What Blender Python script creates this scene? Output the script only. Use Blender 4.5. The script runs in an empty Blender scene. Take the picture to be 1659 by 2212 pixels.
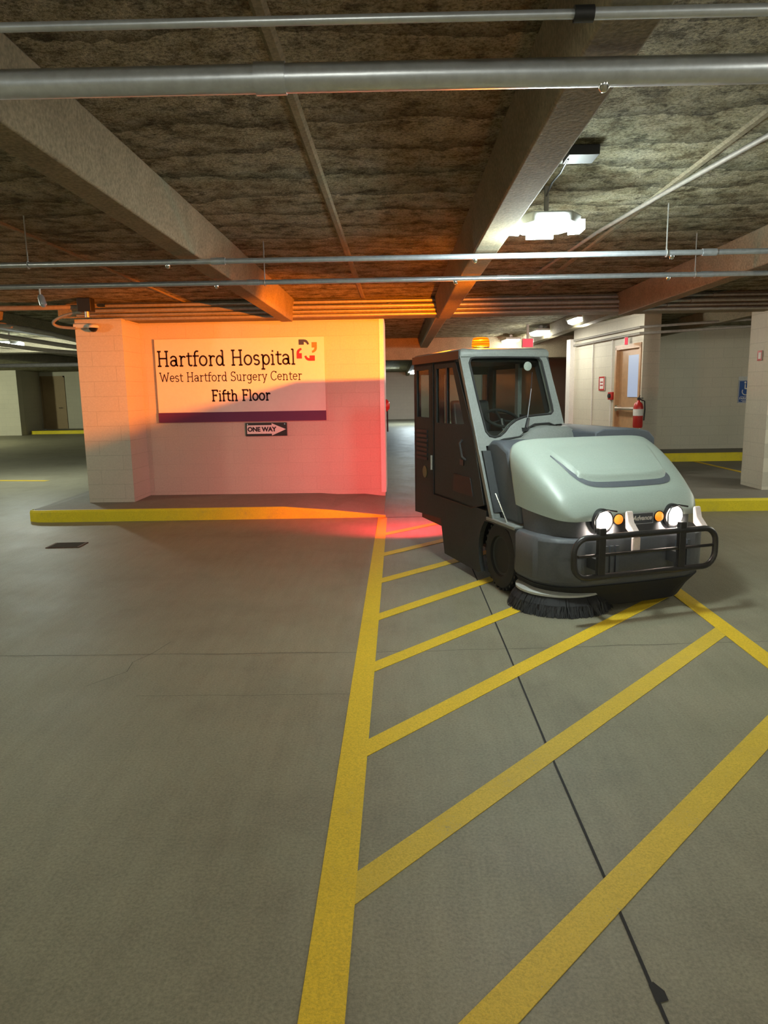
import bpy, bmesh, math, random
from mathutils import Vector, Matrix, noise
random.seed(7)
PI = math.pi
scn = bpy.context.scene
COL = scn.collection
# ------------------------------------------------------------------ camera
cam_d = bpy.data.cameras.new('camera')
cam = bpy.data.objects.new('camera', cam_d); COL.objects.link(cam)
cam_d.sensor_fit = 'VERTICAL'; cam_d.sensor_height = 36.0; cam_d.lens = 1530.0 / 2212.0 * 36.0
cam_d.clip_start = 0.05; cam_d.clip_end = 200
RM = Matrix(((0.99971, 0.01299, 0.02060), (0.01820, 0.16523, -0.98609), (-0.01621, 0.98617, 0.16494)))
RM = RM.to_quaternion().normalized().to_matrix()
cam.matrix_world = Matrix.Translation((0, 0, 1.58)) @ RM.to_4x4()
scn.camera = cam
# ------------------------------------------------------------------ world / exposure
w = bpy.data.worlds.new('world'); scn.world = w; w.use_nodes = True
w.node_tree.nodes['Background'].inputs['Color'].default_value = (0.62, 0.66, 0.6, 1)
w.node_tree.nodes['Background'].inputs['Strength'].default_value = 0.45
scn.view_settings.view_transform = 'Standard'; scn.view_settings.look = 'None'
scn.view_settings.exposure = 0.0; scn.view_settings.gamma = 1.0
scn.view_settings.use_curve_mapping = False
# lamp powers (each lamp is built with its fixture)
P_MAIN, P_UNSEEN, P_FAR = 130, 160, 260  # the middle one feeds the unseen canopies added around the frame
P_BEACON, P_TAIL, P_HEAD = 5400, 430, 170

# ------------------------------------------------------------------ materials
def newmat(name):
    m = bpy.data.materials.new(name); m.use_nodes = True
    nt = m.node_tree; return m, nt, nt.nodes['Principled BSDF']
def N(nt, t, **kw):
    n = nt.nodes.new(t)
    for k, v in kw.items(): setattr(n, k, v)
    return n
def noise_n(nt, vec, scale, detail=4, rough=.6):
    n = N(nt, 'ShaderNodeTexNoise'); n.inputs['Scale'].default_value = scale
    n.inputs['Detail'].default_value = detail; n.inputs['Roughness'].default_value = rough
    nt.links.new(vec, n.inputs['Vector']); return n.outputs['Fac']
def ramp(nt, fac, stops):
    r = N(nt, 'ShaderNodeValToRGB'); e = r.color_ramp.elements
    e[0].position, e[0].color = stops[0][0], (*stops[0][1], 1)
    e[1].position, e[1].color = stops[-1][0], (*stops[-1][1], 1)
    for p, c in stops[1:-1]:
        x = e.new(p); x.color = (*c, 1)
    nt.links.new(fac, r.inputs['Fac']); return r.outputs['Color']
def mix(nt, fac, a, b, mode='MIX'):
    m = N(nt, 'ShaderNodeMix', data_type='RGBA', blend_type=mode)
    for s, v in ((m.inputs[0], fac), (m.inputs[6], a), (m.inputs[7], b)):
        if hasattr(v, 'links') or isinstance(v, bpy.types.NodeSocket): nt.links.new(v, s)
        elif isinstance(v, (int, float)): s.default_value = v
        else: s.default_value = (*v, 1)
    return m.outputs[2]
def bump(nt, b, h, strength, dist=.01):
    n = N(nt, 'ShaderNodeBump'); n.inputs['Strength'].default_value = strength
    n.inputs['Distance'].default_value = dist
    nt.links.new(h, n.inputs['Height']); nt.links.new(n.outputs['Normal'], b.inputs['Normal']); return n
def texco(nt): return N(nt, 'ShaderNodeTexCoord').outputs['Object']
def plain(name, c, rough=.5, metal=0., grain=.12, gscale=60, spec=.5, bmp=.1):
    m, nt, b = newmat(name); v = texco(nt)
    f = noise_n(nt, v, gscale); f2 = noise_n(nt, v, 5)
    lo = tuple(x * (1 - grain) for x in c); hi = tuple(min(1, x * (1 + grain)) for x in c)
    c1 = ramp(nt, f, [(.3, lo), (.7, hi)])
    nt.links.new(mix(nt, .3, c1, ramp(nt, f2, [(.3, lo), (.7, hi)])), b.inputs['Base Color'])
    b.inputs['Roughness'].default_value = rough; b.inputs['Metallic'].default_value = metal
    b.inputs['Specular IOR Level'].default_value = spec
    if bmp: bump(nt, b, f, bmp, .003)
    return m
def emis(name, c, s, base=None):
    m, nt, b = newmat(name)
    b.inputs['Base Color'].default_value = (*(base or c), 1)
    b.inputs['Emission Color'].default_value = (*c, 1); b.inputs['Emission Strength'].default_value = s
    return m

def mat_floor():
    m, nt, b = newmat('concrete_floor'); v = texco(nt)
    big = noise_n(nt, v, .45, 3); mid = noise_n(nt, v, 2.2, 6, .7); fine = noise_n(nt, v, 90, 3, .7)
    sp = N(nt, 'ShaderNodeMapping'); sp.inputs['Scale'].default_value = (1, .12, 1); nt.links.new(v, sp.inputs['Vector'])
    streak = noise_n(nt, sp.outputs['Vector'], 14, 5, .7)
    c = ramp(nt, big, [(.3, (.235, .205, .130)), (.5, (.27, .245, .17)), (.72, (.275, .26, .21))])
    c = mix(nt, .5, c, ramp(nt, mid, [(.3, (.20, .185, .135)), (.7, (.33, .31, .24))]))
    c = mix(nt, .32, c, ramp(nt, streak, [(.35, (.17, .16, .12)), (.65, (.37, .35, .27))]))
    c = mix(nt, .5, c, ramp(nt, fine, [(.3, (.15, .142, .108)), (.7, (.40, .375, .29))]))
    dark = noise_n(nt, v, .9, 5, .75)
    c = mix(nt, 1., c, ramp(nt, dark, [(.32, (.74, .72, .68)), (.5, (.88, .87, .82)), (.7, (.98, .95, .88))]), 'MULTIPLY')
    nt.links.new(c, b.inputs['Base Color'])
    r = N(nt, 'ShaderNodeMapRange'); r.inputs['To Min'].default_value = .42; r.inputs['To Max'].default_value = .68
    nt.links.new(mid, r.inputs['Value']); nt.links.new(r.outputs[0], b.inputs['Roughness'])
    b.inputs['Specular IOR Level'].default_value = .3
    bump(nt, b, fine, .35, .004); return m
def mat_slab():
    m, nt, b = newmat('sidewalk_concrete'); v = texco(nt)
    mid = noise_n(nt, v, 3, 6, .7); fine = noise_n(nt, v, 70, 3, .7)
    c = mix(nt, .5, ramp(nt, mid, [(.3, (.15, .135, .11)), (.7, (.25, .23, .19))]), ramp(nt, fine, [(.3, (.13, .12, .1)), (.7, (.27, .25, .21))]))
    nt.links.new(c, b.inputs['Base Color']); b.inputs['Roughness'].default_value = .75; bump(nt, b, fine, .3, .004); return m
def mat_paint(name, c, wear, seed):
    m, nt, b = newmat(name); v = texco(nt)
    mp = N(nt, 'ShaderNodeMapping'); mp.inputs['Location'].default_value = (seed, seed * 2, 0); nt.links.new(v, mp.inputs['Vector']); v = mp.outputs['Vector']
    a = noise_n(nt, v, 1.6, 6, .7); f = noise_n(nt, v, 130, 2, .7)
    col = mix(nt, .55, ramp(nt, a, [(.3, tuple(x * .8 for x in c)), (.7, c)]), ramp(nt, f, [(.3, tuple(x * .6 for x in c)), (.65, tuple(min(1, x * 1.15) for x in c))]))
    ww = ramp(nt, mix(nt, .5, noise_n(nt, v, 3.1, 5, .8), f), [(.60 - wear * .1, (0, 0, 0)), (.72, (1, 1, 1))])
    col = mix(nt, ww, col, (.22, .2, .12))
    nt.links.new(col, b.inputs['Base Color']); b.inputs['Roughness'].default_value = .6; b.inputs['Specular IOR Level'].default_value = .3
    bump(nt, b, f, .35, .003); return m
def mat_block(name, axis, c=(.52, .49, .40), bw=.4, bh=.2, line=.8, off=(0, 0)):
    m, nt, b = newmat(name); v = texco(nt)
    s = N(nt, 'ShaderNodeSeparateXYZ'); nt.links.new(v, s.inputs[0])
    cb = N(nt, 'ShaderNodeCombineXYZ'); nt.links.new(s.outputs[axis], cb.inputs[0]); nt.links.new(s.outputs[2], cb.inputs[1])
    br = N(nt, 'ShaderNodeTexBrick'); br.inputs['Scale'].default_value = 1; br.inputs['Brick Width'].default_value = bw
    br.inputs['Row Height'].default_value = bh; br.inputs['Mortar Size'].default_value = .004; br.inputs['Mortar Smooth'].default_value = .6
    br.inputs['Color1'].default_value = (1, 1, 1, 1); br.inputs['Color2'].default_value = (.975, .975, .975, 1); br.inputs['Mortar'].default_value = (line, line, line, 1)
    nt.links.new(cb.outputs[0], br.inputs['Vector'])
    f = noise_n(nt, v, 45, 4, .7); g = noise_n(nt, v, 1.2, 4)
    col = mix(nt, .5, ramp(nt, f, [(.3, tuple(x * .82 for x in c)), (.7, tuple(x * 1.1 for x in c))]), ramp(nt, g, [(.3, tuple(x * .88 for x in c)), (.7, c)]))
    col = mix(nt, 1., col, br.outputs['Color'], 'MULTIPLY')
    nt.links.new(col, b.inputs['Base Color']); b.inputs['Roughness'].default_value = .62
    h = N(nt, 'ShaderNodeMath', operation='MULTIPLY_ADD'); nt.links.new(f, h.inputs[0]); h.inputs[1].default_value = .35
    inv = N(nt, 'ShaderNodeMath', operation='MULTIPLY'); nt.links.new(br.outputs['Fac'], inv.inputs[0]); inv.inputs[1].default_value = -.5
    nt.links.new(inv.outputs[0], h.inputs[2]); bump(nt, b, h.outputs[0], .6, .005); return m
def mat_ceiling():
    m, nt, b = newmat('sprayed_ceiling'); v = texco(nt)
    dn = N(nt, 'ShaderNodeTexNoise'); dn.inputs['Scale'].default_value = 1.7; dn.inputs['Detail'].default_value = 5; dn.inputs['Roughness'].default_value = .65
    nt.links.new(v, dn.inputs['Vector'])
    vv = N(nt, 'ShaderNodeVectorMath', operation='MULTIPLY_ADD'); nt.links.new(dn.outputs['Color'], vv.inputs[0]); vv.inputs[1].default_value = (.35, .35, .35); nt.links.new(v, vv.inputs[2])
    wv = N(nt, 'ShaderNodeTexWave', wave_type='BANDS', bands_direction='Y', wave_profile='SAW')
    wv.inputs['Scale'].default_value = .75; wv.inputs['Distortion'].default_value = 3.0; wv.inputs['Detail'].default_value = 4; wv.inputs['Detail Scale'].default_value = 2.5
    nt.links.new(vv.outputs[0], wv.inputs['Vector'])
    lump = noise_n(nt, v, 9, 7, .75); fine = noise_n(nt, v, 60, 4, .75); mott = noise_n(nt, v, 4.0, 6, .8)
    g = lambda a: (a, a, a)
    c = ramp(nt, mott, [(.36, (.30, .25, .145)), (.47, (.66, .60, .385)), (.62, (.88, .83, .60))])
    c = mix(nt, 1., c, ramp(nt, lump, [(.38, g(.36)), (.48, g(.85)), (.62, g(1.))]), 'MULTIPLY')
    c = mix(nt, 1., c, ramp(nt, wv.outputs['Fac'], [(.0, g(1.)), (.7, g(.86)), (1., g(.42))]), 'MULTIPLY')
    c = mix(nt, 1., c, ramp(nt, fine, [(.38, g(.42)), (.55, g(1.))]), 'MULTIPLY')
    nt.links.new(c, b.inputs['Base Color']); b.inputs['Roughness'].default_value = .95; b.inputs['Specular IOR Level'].default_value = .1
    a1 = N(nt, 'ShaderNodeMath', operation='MULTIPLY_ADD'); nt.links.new(wv.outputs['Fac'], a1.inputs[0]); a1.inputs[1].default_value = .5; nt.links.new(lump, a1.inputs[2])
    a2 = N(nt, 'ShaderNodeMath', operation='MULTIPLY_ADD'); nt.links.new(fine, a2.inputs[0]); a2.inputs[1].default_value = .4; nt.links.new(a1.outputs[0], a2.inputs[2])
    bump(nt, b, a2.outputs[0], 1.0, .12); return m

M = {}
M['floor'] = mat_floor(); M['slab'] = mat_slab(); M['ceiling'] = mat_ceiling()
M['stem'] = plain('smooth_concrete_stem', (.235, .205, .14), .9, grain=.4, gscale=55, spec=.1, bmp=.5)
M['yellow'] = mat_paint('yellow_line_paint', (.82, .55, .03), .1, 3)
M['yellow_worn'] = mat_paint('worn_yellow_line_paint', (.72, .50, .05), .5, 9)
M['yellow_curb'] = mat_paint('yellow_curb_paint', (.86, .70, .03), .5, 5)
M['blockX'] = mat_block('cream_painted_block', 0, line=.93)
M['blockF'] = mat_block('cream_painted_block_far', 0, (.62, .58, .46), line=.82)
M['blockY'] = mat_block('cream_painted_block_side', 1, (.60, .56, .46), line=.8)
M['pillar'] = mat_block('cream_pillar_block', 0, (.50, .475, .40), bw=.63, line=.8)
M['joint'] = plain('black_joint_sealant', (.008, .008, .008), .8)
M['crack'] = plain('hairline_crack', (.06, .055, .045), .9)
M['pipe'] = plain('galvanized_pipe', (.62, .66, .72), .33, .7, .15, 30)
M['pipe2'] = plain('dull_steel_conduit', (.38, .37, .35), .45, .5, .2, 25)
M['conduit'] = plain('grey_conduit', (.26, .24, .21), .6, .1, .2, 25)
M['black'] = plain('black_plastic', (.012, .012, .013), .5)
M['rubber'] = plain('black_rubber', (.016, .016, .016), .8)
M['darkbody'] = plain('dark_grey_body_panel', (.045, .048, .050), .7, 0, .15, 40, spec=.2)
M['grey'] = plain('grey_body_paint', (.185, .20, .19), .5, 0, .15, 70)
M['slate'] = plain('slate_blue_panel', (.085, .095, .11), .55, 0, .12, 60)
M['hood'] = plain('pale_grey_green_hood_paint', (.33, .385, .34), .42, 0, .07, 90)
M['bumper'] = plain('grey_bumper_paint', (.078, .082, .092), .5, 0, .15, 60)
M['tube'] = plain('black_tube_steel', (.035, .033, .033), .38, .3, .2, 40)
M['chrome'] = plain('chrome', (.75, .75, .75), .15, 1., .05)
M['cream'] = plain('pale_bracket', (.75, .62, .58), .45)
M['white'] = plain('white_paint', (.72, .7, .66), .5)
M['sign'] = plain('white_sign_face', (.66, .63, .57), .45, 0, .03, 20, bmp=0)
M['purple'] = plain('plum_band', (.10, .008, .07), .5, 0, .05, bmp=0)
M['ink'] = plain('dark_sign_ink', (.012, .004, .012), .6, bmp=0)
M['navy'] = plain('navy_logo', (.02, .03, .08), .5, bmp=0)
M['olive'] = plain('olive_logo', (.20, .17, .02), .5, bmp=0)
M['crimson'] = plain('crimson_logo', (.50, .01, .04), .5, bmp=0)
M['redlogo'] = plain('red_logo', (.8, .01, .02), .5, bmp=0)
M['red'] = plain('red_paint', (.45, .02, .015), .35)
M['blue'] = plain('blue_sign', (.01, .07, .28), .5, bmp=0)
M['tan'] = plain('tan_door_paint', (.36, .25, .13), .5)
M['wood'] = plain('oak_door', (.42, .24, .12), .45, 0, .15, 12)
M['seatvinyl'] = plain('black_seat_vinyl', (.02, .02, .022), .5)
M['bristle'] = plain('black_bristle', (.022, .022, .024), .8, 0, .6, 200)
M['lamp'] = emis('lamp_white', (.88, 1, .97), 30)
M['lampfar'] = emis('lamp_white_far', (.93, 1, .86), 9)
M['head'] = emis('headlight_lens', (1, .86, .76), 22)
M['signal'] = emis('amber_signal_lens', (1, .25, .015), 1.1, (.5, .2, .02))
M['exit'] = emis('exit_red', (1, .05, .09), 1.0, (.2, .02, .02))
M['tail'] = emis('tail_light_lens', (1, .02, .03), 8)
M['doorglass'] = emis('lit_door_glass', (.50, .60, .82), .55, (.1, .12, .15))
M['housing'] = plain('fixture_housing', (.55, .57, .55), .5)
def mat_glass(name, tint, t):
    m = bpy.data.materials.new(name); m.use_nodes = True; nt = m.node_tree; nt.nodes.clear()
    o = N(nt, 'ShaderNodeOutputMaterial'); g = N(nt, 'ShaderNodeBsdfGlossy'); tr = N(nt, 'ShaderNodeBsdfTransparent')
    g.inputs['Roughness'].default_value = .12; g.inputs['Color'].default_value = (.8, .85, .85, 1); tr.inputs['Color'].default_value = (*tint, 1)
    mx = N(nt, 'ShaderNodeMixShader'); mx.inputs[0].default_value = t
    nt.links.new(tr.outputs[0], mx.inputs[1]); nt.links.new(g.outputs[0], mx.inputs[2]); nt.links.new(mx.outputs[0], o.inputs[0]); return m
M['glass'] = mat_glass('tinted_cab_glass', (.78, .82, .78), .06)
def mat_amber():
    m = bpy.data.materials.new('amber_beacon_lens'); m.use_nodes = True; nt = m.node_tree; nt.nodes.clear()
    o = N(nt, 'ShaderNodeOutputMaterial'); tr = N(nt, 'ShaderNodeBsdfTransparent'); tr.inputs['Color'].default_value = (1, .21, .0008, 1)
    e = N(nt, 'ShaderNodeEmission'); e.inputs['Color'].default_value = (1, .36, .01, 1)
    wv = N(nt, 'ShaderNodeTexWave', wave_type='BANDS', bands_direction='Z'); wv.inputs['Scale'].default_value = 14
    nt.links.new(texco(nt), wv.inputs['Vector'])
    mr = N(nt, 'ShaderNodeMapRange'); mr.inputs['To Min'].default_value = .9; mr.inputs['To Max'].default_value = 2.6
    nt.links.new(wv.outputs['Fac'], mr.inputs['Value']); nt.links.new(mr.outputs[0], e.inputs['Strength'])
    mx = N(nt, 'ShaderNodeMixShader'); mx.inputs[0].default_value = .45
    nt.links.new(tr.outputs[0], mx.inputs[1]); nt.links.new(e.outputs[0], mx.inputs[2]); nt.links.new(mx.outputs[0], o.inputs[0]); return m
M['amber'] = mat_amber()

# ------------------------------------------------------------------ mesh builder
class MB:
    def __init__(s): s.v = []; s.f = []
    def add(s, vs, fs):
        k = len(s.v); s.v += [tuple(p) for p in vs]; s.f += [tuple(i + k for i in f) for f in fs]; return s
    def box(s, x0, x1, y0, y1, z0, z1):
        vs = [(x, y, z) for z in (z0, z1) for y in (y0, y1) for x in (x0, x1)]
        return s.add(vs, [(0, 2, 3, 1), (4, 5, 7, 6), (0, 1, 5, 4), (2, 6, 7, 3), (0, 4, 6, 2), (1, 3, 7, 5)])
    def prism(s, poly, axis, a, b):
        def P(p, t):
            return {'x': (t, p[0], p[1]), 'y': (p[0], t, p[1]), 'z': (p[0], p[1], t)}[axis]
        n = len(poly)
        return s.add([P(p, a) for p in poly] + [P(p, b) for p in poly],
                     [tuple(range(n)), tuple(range(2 * n - 1, n - 1, -1))] + [(i, (i + 1) % n, n + (i + 1) % n, n + i) for i in range(n)])
    def ring(s, outer, inner, fn, d):
        """plate with a hole: outer/inner lists of 2D points of equal length, fn(p, t) -> 3D"""
        n = len(outer); vs = []
        for t in (0, d):
            vs += [fn(p, t) for p in outer] + [fn(p, t) for p in inner]
        fs = []
        for i in range(n):
            j = (i + 1) % n
            fs += [(i, j, n + j, n + i), (2 * n + i, 3 * n + i, 3 * n + j, 2 * n + j), (i, 2 * n + i, 2 * n + j, j), (n + i, n + j, 3 * n + j, 3 * n + i)]
        return s.add(vs, fs)
    def tube(s, pts, r, n=10, closed=False, cap=True):
        pts = [Vector(p) for p in pts]; m = len(pts); k = len(s.v); up = None; rings = []
        for i, p in enumerate(pts):
            a = pts[(i - 1) % m] if (i or closed) else p; c = pts[(i + 1) % m] if (i < m - 1 or closed) else p
            t = (c - a).normalized()
            if up is None: up = t.orthogonal().normalized()
            up = (up - t * up.dot(t)).normalized(); q = t.cross(up)
            rr = r[i] if isinstance(r, (list, tuple)) else r
            rings.append([p + (up * math.cos(2 * PI * j / n) + q * math.sin(2 * PI * j / n)) * rr for j in range(n)])
        vs = [v for g in rings for v in g]; fs = []
        for i in range(m if closed else m - 1):
            for j in range(n):
                A = i * n; B = ((i + 1) % m) * n
                fs.append((A + j, A + (j + 1) % n, B + (j + 1) % n, B + j))
        if not closed and cap: fs += [tuple(range(n - 1, -1, -1)), tuple(range((m - 1) * n, m * n))]
        return s.add(vs, fs)
    def lathe(s, prof, n=32, mat=Matrix.Identity(4)):
        vs = []; m = len(prof)
        for j in range(n):
            a = 2 * PI * j / n
            for r, h in prof: vs.append(mat @ Vector((r * math.cos(a), r * math.sin(a), h)))
        fs = [(j * m + i, ((j + 1) % n) * m + i, ((j + 1) % n) * m + i + 1, j * m + i + 1) for j in range(n) for i in range(m - 1)]
        if prof[0][0] > 1e-6: fs.append(tuple(j * m for j in range(n - 1, -1, -1)))
        if prof[-1][0] > 1e-6: fs.append(tuple(j * m + m - 1 for j in range(n)))
        return s.add(vs, fs)
    def loft(s, rings, cap=True):
        n = len(rings[0]); m = len(rings); vs = [p for r in rings for p in r]; fs = []
        for i in range(m - 1):
            for j in range(n): fs.append((i * n + j, i * n + (j + 1) % n, (i + 1) * n + (j + 1) % n, (i + 1) * n + j))
        if cap: fs += [tuple(range(n - 1, -1, -1)), tuple(range((m - 1) * n, m * n))]
        return s.add(vs, fs)
def obj(name, mb, mat, parent=None, smooth=False, bevel=0, label=None):
    me = bpy.data.meshes.new(name); bm = bmesh.new()
    vs = [bm.verts.new(v) for v in mb.v]
    for f in mb.f:
        try: bm.faces.new([vs[i] for i in f])
        except ValueError: pass
    bmesh.ops.remove_doubles(bm, verts=bm.verts, dist=1e-6)
    bmesh.ops.recalc_face_normals(bm, faces=bm.faces)
    big = [f for f in bm.faces if len(f.verts) > 4]
    if big and not bevel: bmesh.ops.triangulate(bm, faces=big)
    bm.to_mesh(me); bm.free(); me.materials.append(mat)
    if smooth:
        me.polygons.foreach_set('use_smooth', [True] * len(me.polygons))
        me.set_sharp_from_angle(angle=math.radians(40))
    o = bpy.data.objects.new(name, me); COL.objects.link(o)
    if parent: o.parent = parent
    if bevel:
        b = o.modifiers.new('bevel', 'BEVEL'); b.width = bevel; b.segments = 3; b.limit_method = 'ANGLE'; b.angle_limit = math.radians(35)
        me.polygons.foreach_set('use_smooth', [True] * len(me.polygons)); me.set_sharp_from_angle(angle=math.radians(60))
    if label: o['label'] = label
    return o
def tag(o, label, cat, group=None, kind=None):
    o['label'] = label; o['category'] = cat
    if group: o['group'] = group
    if kind: o['kind'] = kind
    return o
def struct(name, mb, mat, **kw):
    o = obj(name, mb, mat, **kw); o['kind'] = 'structure'; return o
def thing(name, label, cat, loc=(0, 0, 0), rz=0, group=None):
    o = bpy.data.objects.new(name, None); COL.objects.link(o); o.location = loc; o.rotation_euler = (0, 0, rz)
    return tag(o, label, cat, group)
def dup(root, loc, rz=0, label=None, group=None):
    r = root.copy(); COL.objects.link(r); r.location = loc; r.rotation_euler = (0, 0, rz)
    if label: r['label'] = label
    if group: r['group'] = group
    for ch in list(root.children):
        c = ch.copy(); COL.objects.link(c); c.parent = r
        for g in list(ch.children):
            d = g.copy(); COL.objects.link(d); d.parent = c
    return r
def point(name, loc, power, col, r=.05, parent=None):
    l = bpy.data.lights.new(name, 'POINT'); l.energy = power; l.color = col; l.shadow_soft_size = r
    o = bpy.data.objects.new(name, l); COL.objects.link(o); o.location = loc
    if parent: o.parent = parent
    return o
def arc(cx, cy, rx, ry, a0, a1, n=10):
    return [(cx + rx * math.cos(math.radians(a0 + (a1 - a0) * i / n)), cy + ry * math.sin(math.radians(a0 + (a1 - a0) * i / n))) for i in range(n + 1)]

# ================================================================== SETTING
ZC = 2.85
struct('floor', MB().box(-32, 22, -8, 46, -.2, 0), M['floor'])
# ceiling deck with its tee stems as separate concrete ribs
struct('ceiling', MB().box(-32, 22, -8, 46, ZC, ZC + .2), M['ceiling'])
k = 1
for X0, X1 in ((-5.95, -5.78), (-3.75, -3.58), (-1.56, -1.40), (.56, .73), (2.98, 3.14), (5.2, 5.36), (-8.1, -7.94), (-10.3, -10.14)):
    t = .04
    if X0 > -3:
        mb = MB().prism([(X0, 2.56), (X1, 2.56), (X1 + t, ZC), (X0 - t, ZC)], 'y', -8, 9.86)
        o = struct('trim_%d' % k, mb, M['stem'], bevel=.01); k += 1
    mb = MB().prism([(X0, 2.62), (X1, 2.62), (X1 + t, ZC), (X0 - t, ZC)], 'y', 10.3, 44)
    o = struct('trim_%d' % k, mb, M['stem'], bevel=.01); k += 1
for X in (-.44, -2.87, 1.75):      # deck joints between the tees
    mb = MB().prism([(X - .015, ZC - .012), (X + .015, ZC - .012), (X + .03, ZC), (X - .03, ZC)], 'y', -3, 9.86)
    struct('trim_%d' % k, mb, M['stem']); k += 1
# transverse beams
struct('trim_%d' % k, MB().box(-4.6, 9, 9.86, 10.30, 2.62, ZC), M['stem'], bevel=.01); k += 1
struct('trim_%d' % k, MB().box(-32, -4.6, 15.0, 15.5, 2.55, ZC), M['stem'], bevel=.01); k += 1
struct('trim_%d' % k, MB().box(-3.5, 5.0, 17.0, 17.5, 2.35, ZC), M['stem'], bevel=.01); k += 1
# sign wall + its pillar
struct('wall_front', MB().box(-3.9, -.19, 10.31, 11.2, .1, 2.62), M['blockX'])
struct('wall_pillar', MB().box(-4.29, -3.66, 9.66, 11.2, .1, 2.62), M['pillar'])
struct('trim_%d' % k, MB().prism([(-.245, 10.295), (-.185, 10.295), (-.172, 10.33), (-.172, 11.2), (-.19, 11.2), (-.19, 10.31), (-.245, 10.31)], 'z', .155, 2.62), M['white']); k += 1
# right pillar
struct('wall_column', MB().box(5.12, 5.95, 10.0, 10.62, .1, ZC), M['blockY'])
# raised walks
def island(front, back, name):
    n = len(front); vs = []; fs = []
    for (p, zt), (q, zb) in zip(front, back):
        vs += [(p[0], p[1], -.02), (p[0], p[1], zt), (q[0], q[1], zb), (q[0], q[1], -.02)]
    mb = MB().add(vs, [(4 * i + a, 4 * i + b, 4 * i + 4 + b, 4 * i + 4 + a) for i in range(n - 1) for a, b in ((0, 1), (1, 2), (2, 3), (3, 0))] + [(0, 1, 2, 3), (4 * n - 1, 4 * n - 2, 4 * n - 3, 4 * n - 4)])
    return struct(name, mb, M['slab'])
island([((-4.86, 9.25), .13), ((-4.70, 9.04), .145), ((-4.2, 9.02), .15), ((-1.5, 9.05), .15), ((-.9, 9.06), .10), ((-.19, 9.07), .012)],
       [((-4.86, 10.9), .15), ((-4.7, 11.2), .155), ((-4.2, 11.2), .155), ((-1.5, 11.2), .155), ((-.9, 11.2), .155), ((-.19, 11.2), .155)], 'floor_walk')
# yellow painted kerb face
def kerb(pts, name, label, mat=None):
    """pts: (x, y, ztop, topwidth)"""
    vs = []; n = len(pts)
    for x, y, z, tw in pts: vs += [(x, y - .018, 0.0), (x, y - .018, max(z - .02, .004)), (x, y, z + .004), (x, y + tw, z + .004), (x, y + tw, 0)]
    fs = [(5 * i + j, 5 * i + (j + 1) % 5, 5 * i + 5 + (j + 1) % 5, 5 * i + 5 + j) for i in range(n - 1) for j in range(5)]
    fs += [(0, 1, 2, 3, 4), tuple(range(5 * n - 1, 5 * n - 6, -1))]
    o = struct(name, MB().add(vs, fs), mat or M['yellow_curb']); o['label'] = label; return o
kerb([(-4.87, 9.22, .13, .03), (-4.83, 9.08, .14, .03), (-4.70, 9.0, .145, .04), (-4.5, 8.98, .15, .04), (-1.5, 9.03, .15, .03), (-.9, 9.04, .10, .04), (-.17, 9.06, .012, .06)], 'trim_%d' % k,
     'yellow painted kerb edge of the walk under the hospital sign'); k += 1
struct('floor_landing', MB().prism([(3.72, 9.18), (12, 9.24), (12, 15.2), (3.72, 15.2)], 'z', -.02, .155), M['slab'])
kerb([(3.70, 9.17, .155, .05), (12, 9.24, .155, .05)], 'trim_%d' % k, 'yellow painted kerb edge of the walk behind the sweeper and the pillar'); k += 1
struct('floor_step', MB().box(3.9, 12, 14.15, 15.25, .155, .315), M['slab'])
kerb([(3.9, 14.12, .315, .05), (12, 14.14, .315, .05)], 'trim_%d' % k, 'yellow kerb at the foot of the far right wall'); k += 1
# walls at right: door wall (oblique) and long far wall
struct('wall_right', MB().box(5.05, 14, 15.2, 15.5, .155, ZC), M['blockF'])
def dw(t, off=0):   # along the oblique door wall; off = towards the camera side (-x)
    d = Vector((-.15, .989)); n = Vector((-.989, -.15)); p = Vector((4.05, 12.7)) + d * t + n * off; return (p.x, p.y)
def dwbox(mb, t0, t1, o0, o1, z0, z1): return mb.prism([dw(t0, o0), dw(t1, o0), dw(t1, o1), dw(t0, o1)], 'z', z0, z1)
mb = MB()
dwbox(mb, -.5, -.43, 0, -.3, .155, ZC); dwbox(mb, .47, 2.47, 0, -.3, .155, ZC); dwbox(mb, -.43, .47, 0, -.3, 2.33, ZC)
struct('wall_door', mb, M['blockY'])
struct('wall_door_return', MB().prism([dw(-.48, -.02), dw(-.48, -.29), (5.05, 15.2), (5.05, 15.5), (4.3, 15.5)], 'z', .155, ZC), M['blockY'])
mb = dwbox(MB(), 2.40, 2.6, .10, -.3, .0, 2.62); struct('wall_pilaster', mb, M['white'])
# far walls
struct('wall_back', MB().box(-3, 9, 44, 44.4, 0, ZC), M['blockF'])
struct('wall_passage', MB().box(2.6, 5.8, 22, 22.3, 0, ZC), plain('brown_grey_wall', (.25, .225, .165), .8))
mb = MB(); mb.box(-32, -16.74, 31.4, 31.8, 0, ZC); mb.prism([(-16.74, 31.45), (-16.9, 31.8), (-17.3, 34.5), (-17.15, 34.5)], 'z', 0, ZC); mb.box(-15.9, -4, 34.2, 34.5, .1, ZC)
mb.box(-17.12, -15.9, 34.2, 34.5, 2.66, ZC); struct('wall_left', mb, M['blockF'])
struct('floor_far_walk', MB().box(-16.7, -4, 32.2, 34.3, 0, .15), M['slab'])
kerb([(-16.7, 32.18, .15, .05), (-4, 32.18, .15, .05)], 'trim_%d' % k, 'yellow kerb below the tan door in the far left'); k += 1
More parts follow.
